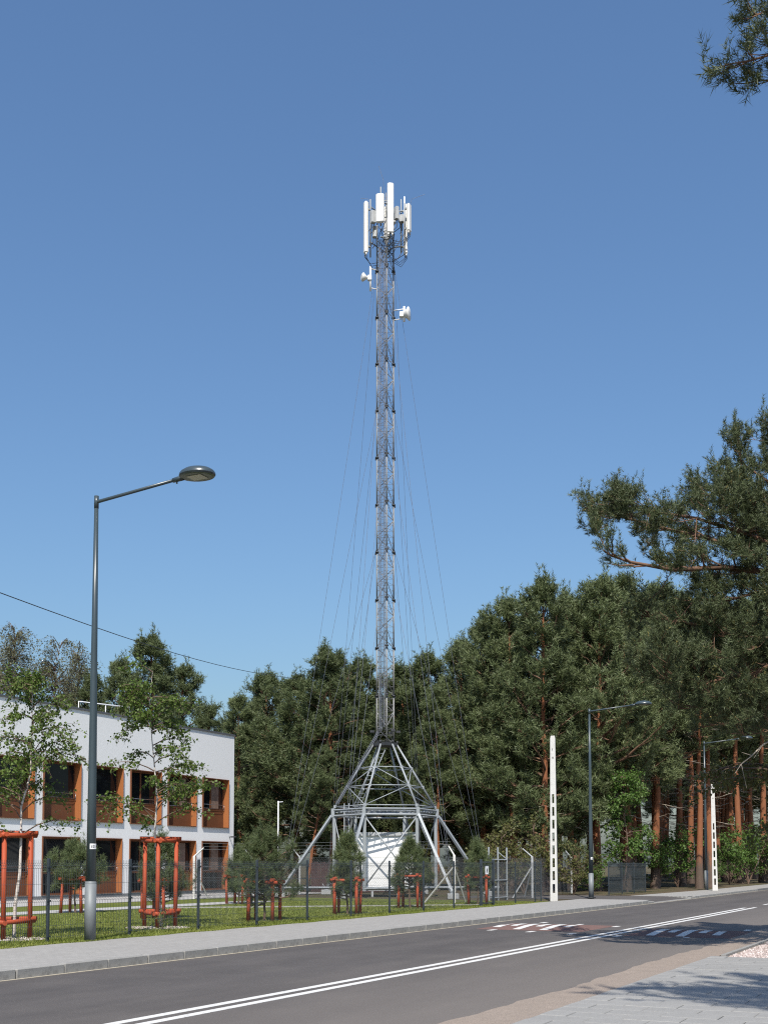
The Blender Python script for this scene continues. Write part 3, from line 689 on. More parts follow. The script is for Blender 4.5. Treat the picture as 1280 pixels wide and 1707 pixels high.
# cable ladder up the mast and down the cone
mb = MB(); xa = tp(636.5, 800).x; zt = tp(636, 405).z; zb = tp(637, 1213).z
for k in range(4): mb.tube([(xa - .09 + .06 * k, -0.33, zt), (xa - .09 + .06 * k, -0.33, zb)], 0.012 + .005 * (k % 2), 5, 0, False)
for k in range(3): mb.tube([(xa - .09 + .06 * k, -0.33, zb), (xa - .09 + .06 * k - .05, -.35, zb - .12), tuple(hexp(3, RR * .96, ZR + .25) + Vector((.07 * k, -.1, .1)))], .016, 5, 0, False)
mb.build('cable_run', 'cable_grey', mast)
mb = MB(); 
for x in (xa - .14, xa + .14): mb.tube([(x, -.30, zt), (x, -.30, zb)], .014, 4, 0, False, False)
z = zb
while z < zt: mb.tube([(xa - .14, -.30, z), (xa + .14, -.30, z)], .008, 3, 0, False, False); z += .35
mb.build('cable_ladder', 'mast_steel', mast)
# cone
RT = 0.56
for k in range(6):
    MB().tube([hexp(k, RR, ZR + .1), hexp(k, RT, Z0 - .05)], 0.048, 8).build('cone_leg', 'galvanised', mast)
def cone_r(z): return RR + (RT - RR) * (z - ZR - .1) / (Z0 - .15 - ZR)
zr = [ZR + .22, tp(642, 1312).z, tp(642, 1281).z, tp(642, 1258).z]
for z in zr[:3]:
    for k in range(6): MB().tube([hexp(k, cone_r(z), z), hexp(k + 1, cone_r(z), z)], 0.028, 6).build('cone_ring', 'galvanised', mast)
for k in range(6):
    for i in range(2):
        a, b = (k, k + 1) if (i + k) % 2 == 0 else (k + 1, k)
        MB().tube([hexp(a, cone_r(zr[i]), zr[i]), hexp(b, cone_r(zr[i + 1]), zr[i + 1])], 0.022, 6).build('cone_brace', 'galvanised', mast)
mb = MB()
for k in range(6):
    for z in zr[:3]:
        c = hexp(k, cone_r(z), z); mb.cbox(c, .13, .13, .13)
mb.build('gusset_plate', 'galvanised', mast)
mb = MB(); mb.tube([(0, 0, Z0 - .12), (0, 0, Z0 + .02)], 0.66, 6, 0, True, False)
for k in range(6): c = hexp(k, .58, Z0 - .02); mb.tube([c, c + Vector((0, 0, .16))], .05, 6); mb.cbox(c * 1.08 + Vector((0, 0, .02)), .2, .2, .1)
mb.build('top_collar', 'dark_steel', mast)
# access ladder on the cone and below the platform
mb = MB(); a0, a1 = tp(589, 1345, -1.1), tp(632, 1249, -.35); off = Vector((.30, -.1, 0))
for o_ in (Vector((0, 0, 0)), off): mb.tube([a0 + o_, a1 + o_], .024, 6)
for k in range(14): t_ = k / 13; mb.tube([a0.lerp(a1, t_), a0.lerp(a1, t_) + off], .012, 4, 0, False, False)
mb.build('ladder', 'galvanised', mast)
mb = MB(); a0, a1 = tp(574, 1350, -1.0), tp(576, 1480, -1.0)
for o_ in (0, .22): mb.tube([(a0.x + o_, -1.0, a0.z + .3), (a0.x + o_, -1.0, .3)], .022, 6)
for k in range(13): z = .4 + k * .29; mb.tube([(a0.x, -1.0, z), (a0.x + .22, -1.0, z)], .011, 4, 0, False, False)
mb.build('ladder', 'galvanised', mast)
# platform ring
for zz, w in ((ZR + .05, .075), (ZR - .22, .085)):
    for k in range(6):
        a, b = hexp(k, RR, zz), hexp(k + 1, RR, zz); MB().tube([a, b], w / 2 * 1.2, 4, 0, True, False).build('ring_beam', 'galvanised', mast)
mb = MB()
for k in range(6):
    for r_ in (.86, .72): mb.tube([hexp(k, RR * r_, ZR - .03), hexp(k + 1, RR * r_, ZR - .03)], .03, 4, 0, True, False)
    for j in range(7):
        t_ = j / 7; a, b = hexp(k, RR, ZR - .06).lerp(hexp(k + 1, RR, ZR - .06), t_), hexp(k, RR * .72, ZR - .06).lerp(hexp(k + 1, RR * .72, ZR - .06), t_); mb.tube([a, b], .022, 4, 0, True, False)
mb.build('platform_grating', 'galvanised', mast)
mb = MB()
for k in range(6): mb.cbox(hexp(k, RR + .03, ZR - .08), .16, .16, .42)
mb.build('ring_node', 'galvanised', mast)
# uprights, outriggers, feet
RF = 4.9
for k in range(6):
    mb = MB(); p = hexp(k, RR - .04, 0); mb.cbox((p.x, p.y, (ZR - .28 + .3) / 2), .15, .15, ZR - .58, 0, None, .008); mb.build('upright', 'galvanised', mast)
    MB().tube([hexp(k, RR + .08, ZR - .2), hexp(k, RF, .32)], .082, 4, 0, True, False).build('outrigger', 'galvanised', mast)
    mb = MB(); f = hexp(k, RF + .05, .12); mb.cbox(f, .5, .5, .24, 0, None, .02); mb.build('footing', 'grey_post', mast)
    mb = MB(); f = hexp(k, RF + .02, .3); mb.cbox(f, .22, .22, .14)
    for s_ in (-1, 1): mb.tube([f, f + Vector((.22 * s_, .05, .25)), f + Vector((.12 * s_, -.05, .0))], .02, 5)
    mb.build('anchor', 'galvanised', mast)
for k in (3, 4, 5, 0):
    a0, a1 = hexp(k, RR - .04, ZR - .3), hexp(k + 1, RR - .04, ZR - .3); b0, b1 = hexp(k, RR - .04, .5), hexp(k + 1, RR - .04, .5)
    if k in (4,): 
        MB().tube([a0, b1], .035, 6).build('cross_brace', 'galvanised', mast); MB().tube([a1, b0], .035, 6).build('cross_brace', 'galvanised', mast)
    else:
        MB().tube([a0, hexp(k + .5, RR, 1.9)], .03, 6).build('cross_brace', 'galvanised', mast)
for k in range(6): MB().tube([hexp(k, RR, .42), hexp(k + 1, RR, .42)], .07, 4, 0, True, False).build('base_beam', 'galvanised', mast)
for k in (3, 0): MB().tube([hexp(k, RR, .42), hexp(k, RF + .6, .42)], .06, 4, 0, True, False).build('base_beam', 'galvanised', mast)
# guys: three levels to the six feet
for py in (436, 682, 910):
    z = tp(642, py).z
    for k in range(6):
        f = hexp(k, RF, .34); c = min(CH, key=lambda q: (q - Vector((f.x, f.y, 0)) * .12).length); p = Vector((c.x * 1.1, c.y * 1.1, z - .12))
        mid = p.lerp(f, .5) + Vector((0, 0, -.05)); MB().tube([p, mid, f], .0068, 4, 0, False).build('guy_wire', 'cable_grey', mast)
# antennas
def panel(px0, px1, py0, py1, dy, yaw, dep, name='panel_antenna', mats=('radome', 'radome_side', 'dark_steel'), pipe=None, conn=True, wid=None):
    c0, c1 = tp((px0 + px1) / 2, py0, dy), tp((px0 + px1) / 2, py1, dy); w = wid or (px1 - px0) * (MY + dy) / FPX; h = c0.z - c1.z
    root = None; rot = Matrix.Rotation(R(yaw), 3, 'Z'); mb = MB()
    mb.cbox((0, 0, 0), w, dep, h, 0, None, min(.045, dep * .3)); mb.cbox((0, dep / 2 + .012, 0), w * .7, .03, h * .96, 1)
    o = mb.build(name, mats, mast, (c0.x, dy, (c0.z + c1.z) / 2), R(yaw))
    mb = MB()
    for s_ in (-.36, .36): mb.cbox((0, dep / 2 + .09, s_ * h), .09, .14, .07)
    pb = pipe or (h * .56, -h * .56)
    mb.tube([(0, dep / 2 + .17, pb[1]), (0, dep / 2 + .17, pb[0])], .037, 8); mb.build('mounting_pipe', 'galvanised', o)
    if conn:
        mb = MB()
        for x in (-.3, .3): mb.tube([(x * w, 0, -h / 2), (x * w, 0, -h / 2 - .12)], .035, 8)
        mb.build('connector', 'radome', o); mb = MB(); e_ = Vector((c1.x, dy, c1.z)); ch_ = min(CH, key=lambda q: (Vector((q.x, q.y, 0)) - Vector((e_.x, e_.y, 0))).length)
        for k in range(3):
            f_ = Vector((ch_.x * .9 + .03 * k, ch_.y * .9, e_.z - .25 - .12 * k)); g_ = e_ + Vector((.05 * (k - 1), .03 * k, -.06)); m_ = g_.lerp(f_, .45) + Vector((0, 0, -.30 - .05 * k))
            mb.tube([g_, g_ + Vector((0, 0, -.14)), m_, f_.lerp(m_, .35), f_], .013, 5, 0, False)
        mb.build('feeder_cable', 'cable_black', mast)
    return o
panel(645.3, 656.3, 305, 388, -1.05, 6, .14)
panel(626.3, 640.6, 323, 371, -.95, -8, .17, conn=False, pipe=(1.2, -.75))
panel(604.5, 614.5, 336, 422, -.25, -68, .16, wid=.27)
panel(679, 685, 340, 386, -.15, 66, .13, wid=.3)
panel(673.5, 679.5, 341, 424,   .35, 100, .14, wid=.26, pipe=(1.5, -1.2))
panel(641, 648, 345, 400, .95, 180, .14, wid=.28)
for (x0, x1, y0, y1, dy, yw) in ((664.5, 673.5, 359, 371, .1, -20), (618, 626, 352, 372, -.55, 25), (621, 628, 378, 396, -.3, 10), (650, 660, 352, 372, .4, 0), (658, 664, 345, 366, -.3, 30)):
    c0, c1 = tp(x0, y0, dy), tp(x1, y1, dy); mb = MB(); mb.cbox((0, 0, 0), c1.x - c0.x, .22, c0.z - c1.z, 0, None, .02)
    for q in range(6): mb.cbox(((q - 2.5) * (c1.x - c0.x) / 7, .13, 0), .012, .05, (c0.z - c1.z) * .9)
    ro = mb.build('radio_unit', 'radio_box', mast, ((c0.x + c1.x) / 2, dy, (c0.z + c1.z) / 2), R(yw))
    mb = MB(); hh = (c0.z - c1.z) / 2; mb.tube([(-.05, 0, -hh), (-.08, 0, -hh - .25), (-.2 - .3 * (c0.x > 0), .1, -hh - .4)], .018, 5, 0, False); mb.tube([(.05, 0, -hh), (.03, .05, -hh - .35), (-.1, .1, -hh - .5)], .018, 5, 0, False); mb.build('feeder_cable', 'cable_black', ro)
mb = MB(); ze = [tp(642, q).z for q in (349, 408)]
for z in ze:
    mb.tube([CH[0] + Vector((0, 0, z)), Vector((-.76, -.15, z + .08))], .032, 6); mb.tube([CH[1] + Vector((0, 0, z)), Vector((.86, .2, z + .02))], .036, 6)
    mb.tube([CH[2] + Vector((0, 0, z)), Vector((.28, -.78, z))], .03, 6); mb.tube([CH[2] + Vector((0, 0, z)), Vector((-.22, -.74, z))], .03, 6); mb.tube([(-.22, -.74, z), (.28, -.78, z)], .03, 6)
    mb.tube([CH[0] + Vector((0, 0, z)), Vector((.05, .78, z)), CH[1] + Vector((0, 0, z))], .03, 6)
mb.build('antenna_bracket', 'galvanised', mast)
MB().tube([tp(674, 328, .05), tp(674, 424, .05)], .035, 8).build('mounting_pipe', 'white_metal', mast)
mb = MB()
for c in CH: mb.tube([c + Vector((0, 0, ZTOP)), c * .5 + Vector((0, 0, tp(642, 326).z))], .028, 6)
for k in range(8): z = ZTOP + k * .16; mb.tube([CH[0] * (1 - .06 * k) + Vector((0, 0, z)), CH[2] * (1 - .06 * k) + Vector((0, 0, z + .1)), CH[1] * (1 - .06 * k) + Vector((0, 0, z))], .011, 4, 0, False)
mb.build('mast_head', 'mast_steel', mast)
for a, b, c in (((639, 300), (631.5, 277), (640, 330)), ((686, 332), (708, 324), (683, 345)), ((614, 331.5), (601, 330.5), (615, 345))):
    MB().tube([tp(*c, -.1), tp(*a, -.1), tp(*b, -.1)], .0085, 4, 0, False).build('lightning_rod', 'cable_grey', mast)
mb = MB(); rg = random.Random(2)
for k in range(12):
    a = tp(rg.uniform(612, 680), rg.uniform(375, 425), rg.uniform(-.6, .4)); b = tp(rg.uniform(628, 656), rg.uniform(405, 440), rg.uniform(-.3, .2))
    mb.tube([a, a.lerp(b, .5) + Vector((0, 0, -.25)), b], .016, 5, 0, False)
mb.build('feeder_cable', 'cable_black', mast)
def dish(px, py, side, r, dep, pipe_px, py0, py1, cone):
    c = tp(px, py, -.1); s = 1 if side > 0 else -1; mb = MB(); ax = Vector((s * .96, -.28, 0)).normalized()
    if cone: mb.tube([c - ax * dep, c - ax * dep * .9, c - ax * dep * .3, c, c + ax * .03, c + ax * .05], [.12, .15, r * .72, r, r * .99, r * .3], 22)
    else: mb.tube([c - ax * dep, c - ax * dep * .8, c - ax * dep * .4, c, c + ax * .08], [.07, .09, r * .7, r, r * .6], 20)
    o = mb.build('dish_antenna', 'radome', mast)
    a, b = tp(pipe_px, py0, .0), tp(pipe_px, py1, .0); mb = MB(); mb.tube([a, b], .052, 8); ch = CH[1] if s > 0 else CH[0]
    for z in (a.z - .12, b.z + .15): mb.tube([(a.x, 0, z), ch + Vector((0, 0, z + .03))], .025, 6)
    mb.build('bracket', 'white_metal', o); mb = MB(); mb.cbox((c - ax * (dep + .12)), .2, .2, .26, 0, None, .02); mb.build('radio_unit', 'radome', o)
dish(605, 462, -1, .22, .22, 617.5, 444, 485, False)
dish(681, 523, 1, .33, .24, 673.5, 511, 536, True)
# equipment cabin standing under the mast
cabin = empty('equipment_cabin', (0.14, 57.2, 0.10), R(-4))
mb = MB(); mb.cbox((0, 0, 1.68), 2.66, 2.3, 2.42, 0, None, .01)
for k in range(1, 12): mb.box(-1.335, 1.335, -1.154, -1.149, .47 + k * .2, .474 + k * .2)
mb.build('wall', 'cabin_white', cabin)
mb = MB(); mb.box(-1.42, 1.48, -1.24, 1.22, 2.86, 3.02); mb.build('roof', 'cabin_trim', cabin)
mb = MB()
for x in (-1.345, 1.345): mb.box(x - .03, x + .03, -1.18, -1.12, .47, 2.86)
mb.build('corner_trim', 'cabin_trim', cabin)
mb = MB(); mb.box(-1.9, 1.9, -1.2, -1.06, .30, .47); mb.box(-1.9, 1.9, 1.0, 1.14, .30, .47); mb.build('base_beam', 'cabin_trim', cabin)
for x in (-1.7, -.6, .6, 1.7): MB().box(x - .05, x + .05, -1.18, -1.08, 0, .30).build('support', 'cabin_trim', cabin)
tag(cabin, 'white equipment cabin standing beneath the splayed legs of the mast', 'cabin')

# ================================================================== VEGETATION GENERATORS
def rvec(rg): return Vector((rg.gauss(0, 1), rg.gauss(0, 1), rg.gauss(0, 1))).normalized()
class Pine:
    """skeleton of a pine: wood tubes plus a list of needle shoots (position, axis, length)"""
    def __init__(s, seed): s.rg = random.Random(seed); s.seed = seed; s.trunk = MB(); s.wood = MB(); s.P = []; s.A = []; s.S = []; s.candle = .4; s.w0 = .50
    def shoot(s, p, a, l): s.P.append((p.x, p.y, p.z)); s.A.append((a.x, a.y, a.z)); s.S.append(l)
    def limb(s, pts, r0, nsec, sl, nt, S, t0=0.25, up=0.55, sides=5):
        rg = s.rg; pts = [Vector(p) for p in pts]; k = len(pts)
        s.wood.tube(pts, [r0 * (1 - .85 * i / (k - 1)) for i in range(k)], sides, 0, False)
        for q in range(nsec):
            t = t0 + (1 - t0) * ((q + rg.random()) / nsec); x = t * (k - 1); i = min(int(x), k - 2); f = x - i
            p = pts[i].lerp(pts[i + 1], f); tg = (pts[i + 1] - pts[i]).normalized()
            lat = tg.cross(Vector((0, 0, 1))); lat = lat.normalized() if lat.length > .01 else Vector((1, 0, 0))
            sd = rg.choice((-1, 1)); dr = (tg * rg.uniform(.5, 1.0) + lat * sd * rg.uniform(.2, .95) + Vector((0, 0, 1)) * rg.uniform(-.15, .6) + rvec(rg) * .2).normalized()
            ln = sl * rg.uniform(.55, 1.2) * (1.15 - .5 * t); m1 = p + dr * ln * .55 + Vector((0, 0, .02 * ln)); e = p + dr * ln + Vector((0, 0, .16 * ln))
            s.wood.tube([p, m1, e], [max(.006, r0 * .28), max(.004, r0 * .18), .003], 3, 0, False)
            for j in range(nt):
                w = s.w0 + (1 - s.w0) * rg.random() ** .8; c = p.lerp(m1, w / .55) if w < .55 else m1.lerp(e, (w - .55) / .45)
                c = c + rvec(rg) * S * rg.uniform(.1, .8)
                s.shoot(c, (dr * .55 + Vector((0, 0, up * rg.uniform(.4, 1.3))) + rvec(rg) * .55).normalized(), S * rg.uniform(.65, 1.25))
            if rg.random() < s.candle:
                for j in range(5): s.shoot(e + Vector((rg.uniform(-.25, .25), rg.uniform(-.25, .25), .42 * j)) * S, (Vector((0, 0, 1)) + rvec(rg) * .28).normalized(), S * 1.05)
        e = pts[-1]; tg = (pts[-1] - pts[-2]).normalized()
        for j in range(nt): s.shoot(e + rvec(rg) * S * .7, (tg * .6 + Vector((0, 0, up)) + rvec(rg) * .5).normalized(), S * rg.uniform(.7, 1.2))
    def dead(s, p, dr, ln, rg=None):
        rg = rg or s.rg; q = [p]; d_ = dr.copy()
        for i in range(4): d_ = (d_ + rvec(rg) * .25 + Vector((0, 0, -.05))).normalized(); q.append(q[-1] + d_ * ln / 4)
        s.wood.tube(q, [.022, .018, .013, .009, .004], 4, 1, False)
        for i in (1, 2, 3): 
            if rg.random() < .8: s.wood.tube([q[i], q[i] + (d_ + rvec(rg) * .8).normalized() * ln * .35], [.009, .003], 3, 1, False)
    def crown_data(s, m, nl, nw, mat, yellow=0.0, splay=(28, 68)):
        rs = np.random.RandomState(s.seed + 77); P = np.array(s.P); A = np.array(s.A); S = np.array(s.S); n = len(P)
        P = np.repeat(P, m, 0); A = np.repeat(A, m, 0); S = np.repeat(S, m); rv = np.repeat(rs.rand(n), m); N = n * m
        yl = np.repeat((rs.rand(n) < yellow).astype(float), m) * (rs.rand(N) < .35)
        Q = rs.randn(N, 3); Q -= A * (Q * A).sum(1, keepdims=True); Q /= np.linalg.norm(Q, axis=1, keepdims=True) + 1e-9
        al = np.radians(rs.uniform(*splay, N)); dr = A * np.cos(al)[:, None] + Q * np.sin(al)[:, None]
        base = P + A * (S * rs.uniform(0, .85, N))[:, None]; ln = nl * rs.uniform(.7, 1.2, N) * (1 - .55 * yl); side = np.cross(dr, rs.randn(N, 3)); side /= np.linalg.norm(side, axis=1, keepdims=True) + 1e-9
        w = (nw * rs.uniform(.8, 1.2, N) * (1 + .8 * yl))[:, None] * side / 2
        V = np.stack([base - w, base + w, base + dr * ln[:, None]], 1).reshape(-1, 3)
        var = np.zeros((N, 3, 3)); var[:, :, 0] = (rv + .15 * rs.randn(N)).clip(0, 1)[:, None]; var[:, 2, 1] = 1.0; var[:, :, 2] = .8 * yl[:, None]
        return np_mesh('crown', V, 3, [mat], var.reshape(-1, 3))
    def done(s, m, nl, nw, mat, yellow=0.0, barks=('pine_bark', 'branch_bark', 'dead_twig')):
        def me(mb, name, mats):
            d_ = bpy.data.meshes.new(name); d_.from_pydata(mb.v, [], mb.f)
            for q in mats: d_.materials.append(MATS[q])
            d_.polygons.foreach_set('material_index', mb.m); d_.polygons.foreach_set('use_smooth', mb.sm); d_.update(); return d_
        return {'trunk': me(s.trunk, 'trunk', [barks[0]]), 'branches': me(s.wood, 'branches', barks[1:]), 'crown': s.crown_data(m, nl, nw, mat, yellow)}
def pine(seed, h, zb, rad, nb, nsec, nt, S, m, nl, nw, mat='needles', r0=.17, dead=8, wander=.35, pw=.75, leaders=3, yellow=0.0, sl=.40):
    s = Pine(seed); rg = s.rg; nseg = 9; tr = []; ox = oy = 0
    for i in range(nseg + 1):
        tr.append(Vector((ox, oy, h * .97 * i / nseg))); ox += rg.uniform(-1, 1) * wander / nseg * 2; oy += rg.uniform(-1, 1) * wander / nseg * 2
    s.trunk.tube(tr, [r0 * (1.25 if i == 0 else 1) * (1 - .88 * i / nseg) for i in range(nseg + 1)], 9, 0, False)
    def tp_(z): x = max(0, min(.999, z / (h * .97))) * nseg; i = int(x); return tr[i].lerp(tr[i + 1], x - i)
    lop = [rg.uniform(.7, 1.25) for _ in range(6)]
    for b in range(nb):
        t = (b + rg.random()) / nb; z = zb + (h * .965 - zb) * t; az = b * 2.4 + rg.uniform(-.5, .5)
        lobe = lop[int((az % 6.2832) / 6.2832 * 6) % 6]
        ln = rad * ((1 - t) ** pw * .92 + .10) * (.55 + .45 * min(1, t / .18)) * rg.uniform(.62, 1.15) * lobe
        el = R(rg.uniform(-5, 22) + 45 * t ** 1.5); p = tp_(z); q = [p]; hd = Vector((math.cos(az), math.sin(az), 0))
        for i in range(1, 6):
            e_ = el + R(26) * (i / 5) ** 1.5 * (1 if rg.random() < .8 else -.6) - R(10) * (i == 2); stp = ln / 5
            q.append(q[-1] + (hd * math.cos(e_) + Vector((0, 0, math.sin(e_))) + rvec(rg) * .13) * stp)
        s.limb(q, .016 + .022 * ln, max(2, int(nsec * (ln / rad) ** .7 + .5)), sl * ln + .30 * min(1, h / 8), nt, S)
    for k in range(leaders):
        p = tr[-1] + Vector((rg.uniform(-.3, .3), rg.uniform(-.3, .3), 0)) * min(1, h / 8)
        for j in range(nt): s.shoot(p + Vector((rg.uniform(-.12, .12), rg.uniform(-.12, .12), rg.uniform(-.9, .25) * min(1, h / 6))), (Vector((0, 0, 1)) + rvec(rg) * .45).normalized(), S * 1.1)
    for k in range(dead):
        z = rg.uniform(.16 * h, max(zb + .15 * h, .3 * h)); az = rg.uniform(0, 6.28); s.dead(tp_(z), Vector((math.cos(az), math.sin(az), rg.uniform(-.1, .3))), rg.uniform(.8, 2.2))
    return s
def put(kind, data, loc, rz=0.0, scale=1.0, label=None, cat='tree', group=None):
    root = empty(kind, loc, rz); root.scale = (scale,) * 3 if isinstance(scale, (int, float)) else scale
    for nm, me in data.items():
        o = place(nm, me, root)
        if nm == 'branches': o['kind'] = 'stuff'
    return tag(root, label, cat, group)

def broadleaf(seed, h, zb, rad, nbr, ntw, nlf, leaf, droop=.6, r0=.035, mat='birch_leaf', bark='birch_bark', twl=.45, elev=(30, 60), stems=1, topw=.35, hang=0.0, pw=1.0):
    rg = random.Random(seed); tk = MB(); wd = MB(); LP = []; LA = []
    for st in range(stems):
        lean = Vector((rg.uniform(-1, 1), rg.uniform(-1, 1), 0)) * (.25 * rad / max(h, .1) if stems == 1 else .75 * rad / h); tr = []; n = 8
        hh = h * (1 if st == 0 else rg.uniform(.6, .98))
        for i in range(n + 1): tr.append(lean * hh * (i / n) + Vector((rg.uniform(-1, 1), rg.uniform(-1, 1), 0)) * .012 * hh * (i > 0) + Vector((0, 0, hh * i / n)))
        tk.tube(tr, [r0 * (1 - .95 * i / n) + .002 for i in range(n + 1)], 7, 0, False)
        for b in range(max(3, nbr // stems)):
            t = rg.random() ** .9; z = zb + (hh - zb) * t; x = z / hh * n; i = min(int(x), n - 1); p = tr[i].lerp(tr[i + 1], x - i)
            az = b * 2.4 + rg.uniform(-.7, .7); hd = Vector((math.cos(az), math.sin(az), 0)); ln = rad * ((1 - t) ** pw * (1 - topw) + topw) * rg.uniform(.6, 1.1); e0 = R(rg.uniform(*elev)); q = [p]
            for k in range(1, 7):
                e_ = e0 - droop * R(85) * (k / 6) ** 1.4; q.append(q[-1] + (hd * math.cos(e_) + Vector((0, 0, math.sin(e_))) + rvec(rg) * .12) * ln / 6)
            wd.tube(q, [max(.004, r0 * .42 * (1 - .8 * k / 6)) for k in range(7)], 4, 0, False)
            for w in range(ntw):
                tt = .25 + .75 * (w + rg.random()) / ntw; x = tt * 6; i = min(int(x), 5); c = q[i].lerp(q[i + 1], x - i); tg = (q[i + 1] - q[i]).normalized()
                dr = (tg + rvec(rg) * .75 + Vector((0, 0, -.25 * droop - hang))).normalized(); l_ = twl * rg.uniform(.5, 1.2); m_ = c + dr * l_ * .5; e = m_ + (dr + Vector((0, 0, -.6 * droop - hang))).normalized() * l_ * .5
                wd.tube([c, m_, e], [.004, .003, .002], 3, 0, False)
                for j in range(nlf):
                    u = rg.random(); pp = c.lerp(m_, u * 2) if u < .5 else m_.lerp(e, u * 2 - 1); LP.append(tuple(pp + rvec(rg) * leaf * .8)); LA.append(tuple((rvec(rg) + Vector((0, 0, -.55)) + dr * .3).normalized()))
    rs = np.random.RandomState(seed); P = np.array(LP); A = np.array(LA); N = len(P); Q = np.cross(A, rs.randn(N, 3)); Q /= np.linalg.norm(Q, axis=1, keepdims=True) + 1e-9
    nr = np.cross(A, Q); s_ = (leaf * rs.uniform(.65, 1.25, N))[:, None]; V = np.stack([P, P + A * s_ * .45 + Q * s_ * .40 + nr * s_ * .08, P + A * s_, P + A * s_ * .45 - Q * s_ * .40 + nr * s_ * .08], 1).reshape(-1, 3)
    var = np.zeros((N, 4, 3)); var[:, :, 0] = rs.rand(N)[:, None]; var[:, 2, 1] = .8
    crown = np_mesh('crown', V, 4, [mat], var.reshape(-1, 3))
    def me(mb, name, mm):
        d_ = bpy.data.meshes.new(name); d_.from_pydata(mb.v, [], mb.f); d_.materials.append(MATS[mm]); d_.polygons.foreach_set('use_smooth', mb.sm); d_.update(); return d_
    return {'trunk': me(tk, 'trunk', bark), 'branches': me(wd, 'branches', 'twig_brown'), 'crown': crown}

# ================================================================== TREE GUARDS ON THE LAWN, YOUNG TREES
def guard(c, h, n, r, rot, label, low_rail=True, thick=.052):
    root = empty('tree_guard', (c[0], c[1], LAWN - .01), R(rot)); rg = random.Random(int(abs(c[0] * 100)))
    an = [2 * math.pi * k / n + (0 if n == 3 else math.pi / 4) for k in range(n)]; pts = [Vector((r * math.cos(a), r * math.sin(a), 0)) for a in an]
    for p in pts:
        j = Vector((rg.uniform(-.03, .03), rg.uniform(-.03, .03), 0)); MB().tube([p, p * .99 + j + Vector((0, 0, h - .03))], [thick, thick * .95], 10).build('post', 'stained_wood', root)
    for (z, on) in ((h + .01, True), (.32 * h / 2.1 + .05, low_rail)):
        if not on: continue
        for k in range(n):
            a, b = pts[k], pts[(k + 1) % n]; e = (b - a).normalized() * .13; zz = z + (.035 if k % 2 else -.02); MB().tube([a - e + Vector((0, 0, zz)), b + e + Vector((0, 0, zz + rg.uniform(-.02, .02)))], thick * .92, 10).build('rail', 'stained_wood', root)
    if not low_rail:
        mb = MB(); 
        for k in range(n): mb.tube([pts[k] * .96 + Vector((0, 0, h * .88)), Vector((0, 0, h * .84))], .012, 4, 0, False)
        mb.build('tie_strap', 'cable_black', root)
    return tag(root, label, 'tree guard', 'red-stained wooden tree guards')
guard((-7.56, 24.35), 2.10, 3, .42, -88, 'tall red wooden guard around the birch at the left edge')
guard((-5.36, 28.75), 2.08, 3, .42, -85, 'tall red wooden guard around the birch right of the big street lamp')
YP = [((-3.18, 32.05), 2.15, 1.0, 'low red guard around the bushy young pine nearest the white building corner', 'bushy young pine in the low guard right of the building corner', 1.12),
      ((-1.10, 36.25), 2.30, .72, 'low red guard around the slim young pine left of the white cabin', 'slim upright young pine in front of the left side of the white cabin', .85),
      ((.90, 41.4), 2.20, .86, 'low red guard around the young pine right of the white cabin', 'young pine covering the right edge of the white cabin', .95),
      ((3.52, 45.25), 2.15, .75, 'low red guard around the young pine beside the gate', 'young pine standing just left of the dark garden gate', .8),
      ((-6.25, 33.5), 2.12, .9, 'low red guard behind the tall guard of the second birch', 'round young pine showing through the tall guard of the second birch', 1.0),
      ((-9.55, 37.35), 1.9, .85, 'low red guard half hidden by the big street lamp', 'small young pine just left of the big street lamp', .9),
      ((-5.55, 46.0), 1.9, .85, 'small far red guard close to the white building corner', 'far young pine behind the bushy one near the building corner', .9)]
rg = random.Random(9)
for i, (c, h, r, gl, tl, sc) in enumerate(YP):
    guard(c, 1.05 if i != 2 else 1.12, 4, .47, (-12, -8, -14, -6, -18, -10, -20)[i], gl, False, .05)
    s = pine(100 + i, h, .42 if i != 5 else .7, r * .95, 40, 7, 8, .15, 13, .105, .0085, 'needles_young', .035, 0, .10, .62, 2, 0.02, .34)
    put('young_pine', s.done(14, .13, .0085, 'needles_young', .02, ('twig_brown', 'twig_brown', 'dead_twig')), (c[0], c[1], LAWN - .01), rg.uniform(0, 6), 1.0, tl, 'tree', 'young pines on the lawn')
b1 = broadleaf(31, 6.1, 1.95, 1.75, 46, 11, 13, .070, .62, .038, 'birch_leaf', 'birch_bark', .42, (18, 55), 1, .30)
put('young_birch', b1, (-5.30, 28.78, LAWN - .01), 0.4, 1.0, 'young birch in a tall red guard right of the big street lamp', 'tree', 'young birches in tall guards')
b0 = broadleaf(32, 5.35, 1.9, 1.6, 48, 11, 13, .062, .62, .038, 'birch_leaf', 'birch_bark', .42, (18, 55), 1, .30)
put('young_birch', b0, (-7.48, 24.40, LAWN - .01), 2.2, 1.0, 'young birch at the left picture edge before the white building', 'tree', 'young birches in tall guards')
sap = broadleaf(33, .5, .06, .2, 9, 3, 5, .045, .4, .008, 'birch_leaf', 'twig_brown', .12, (20, 60), 3, .5)
put('sapling', sap, (-5.05, 27.55, LAWN), 0, 1.0, 'tiny leafy sapling at the foot of the second tall guard', 'plant')
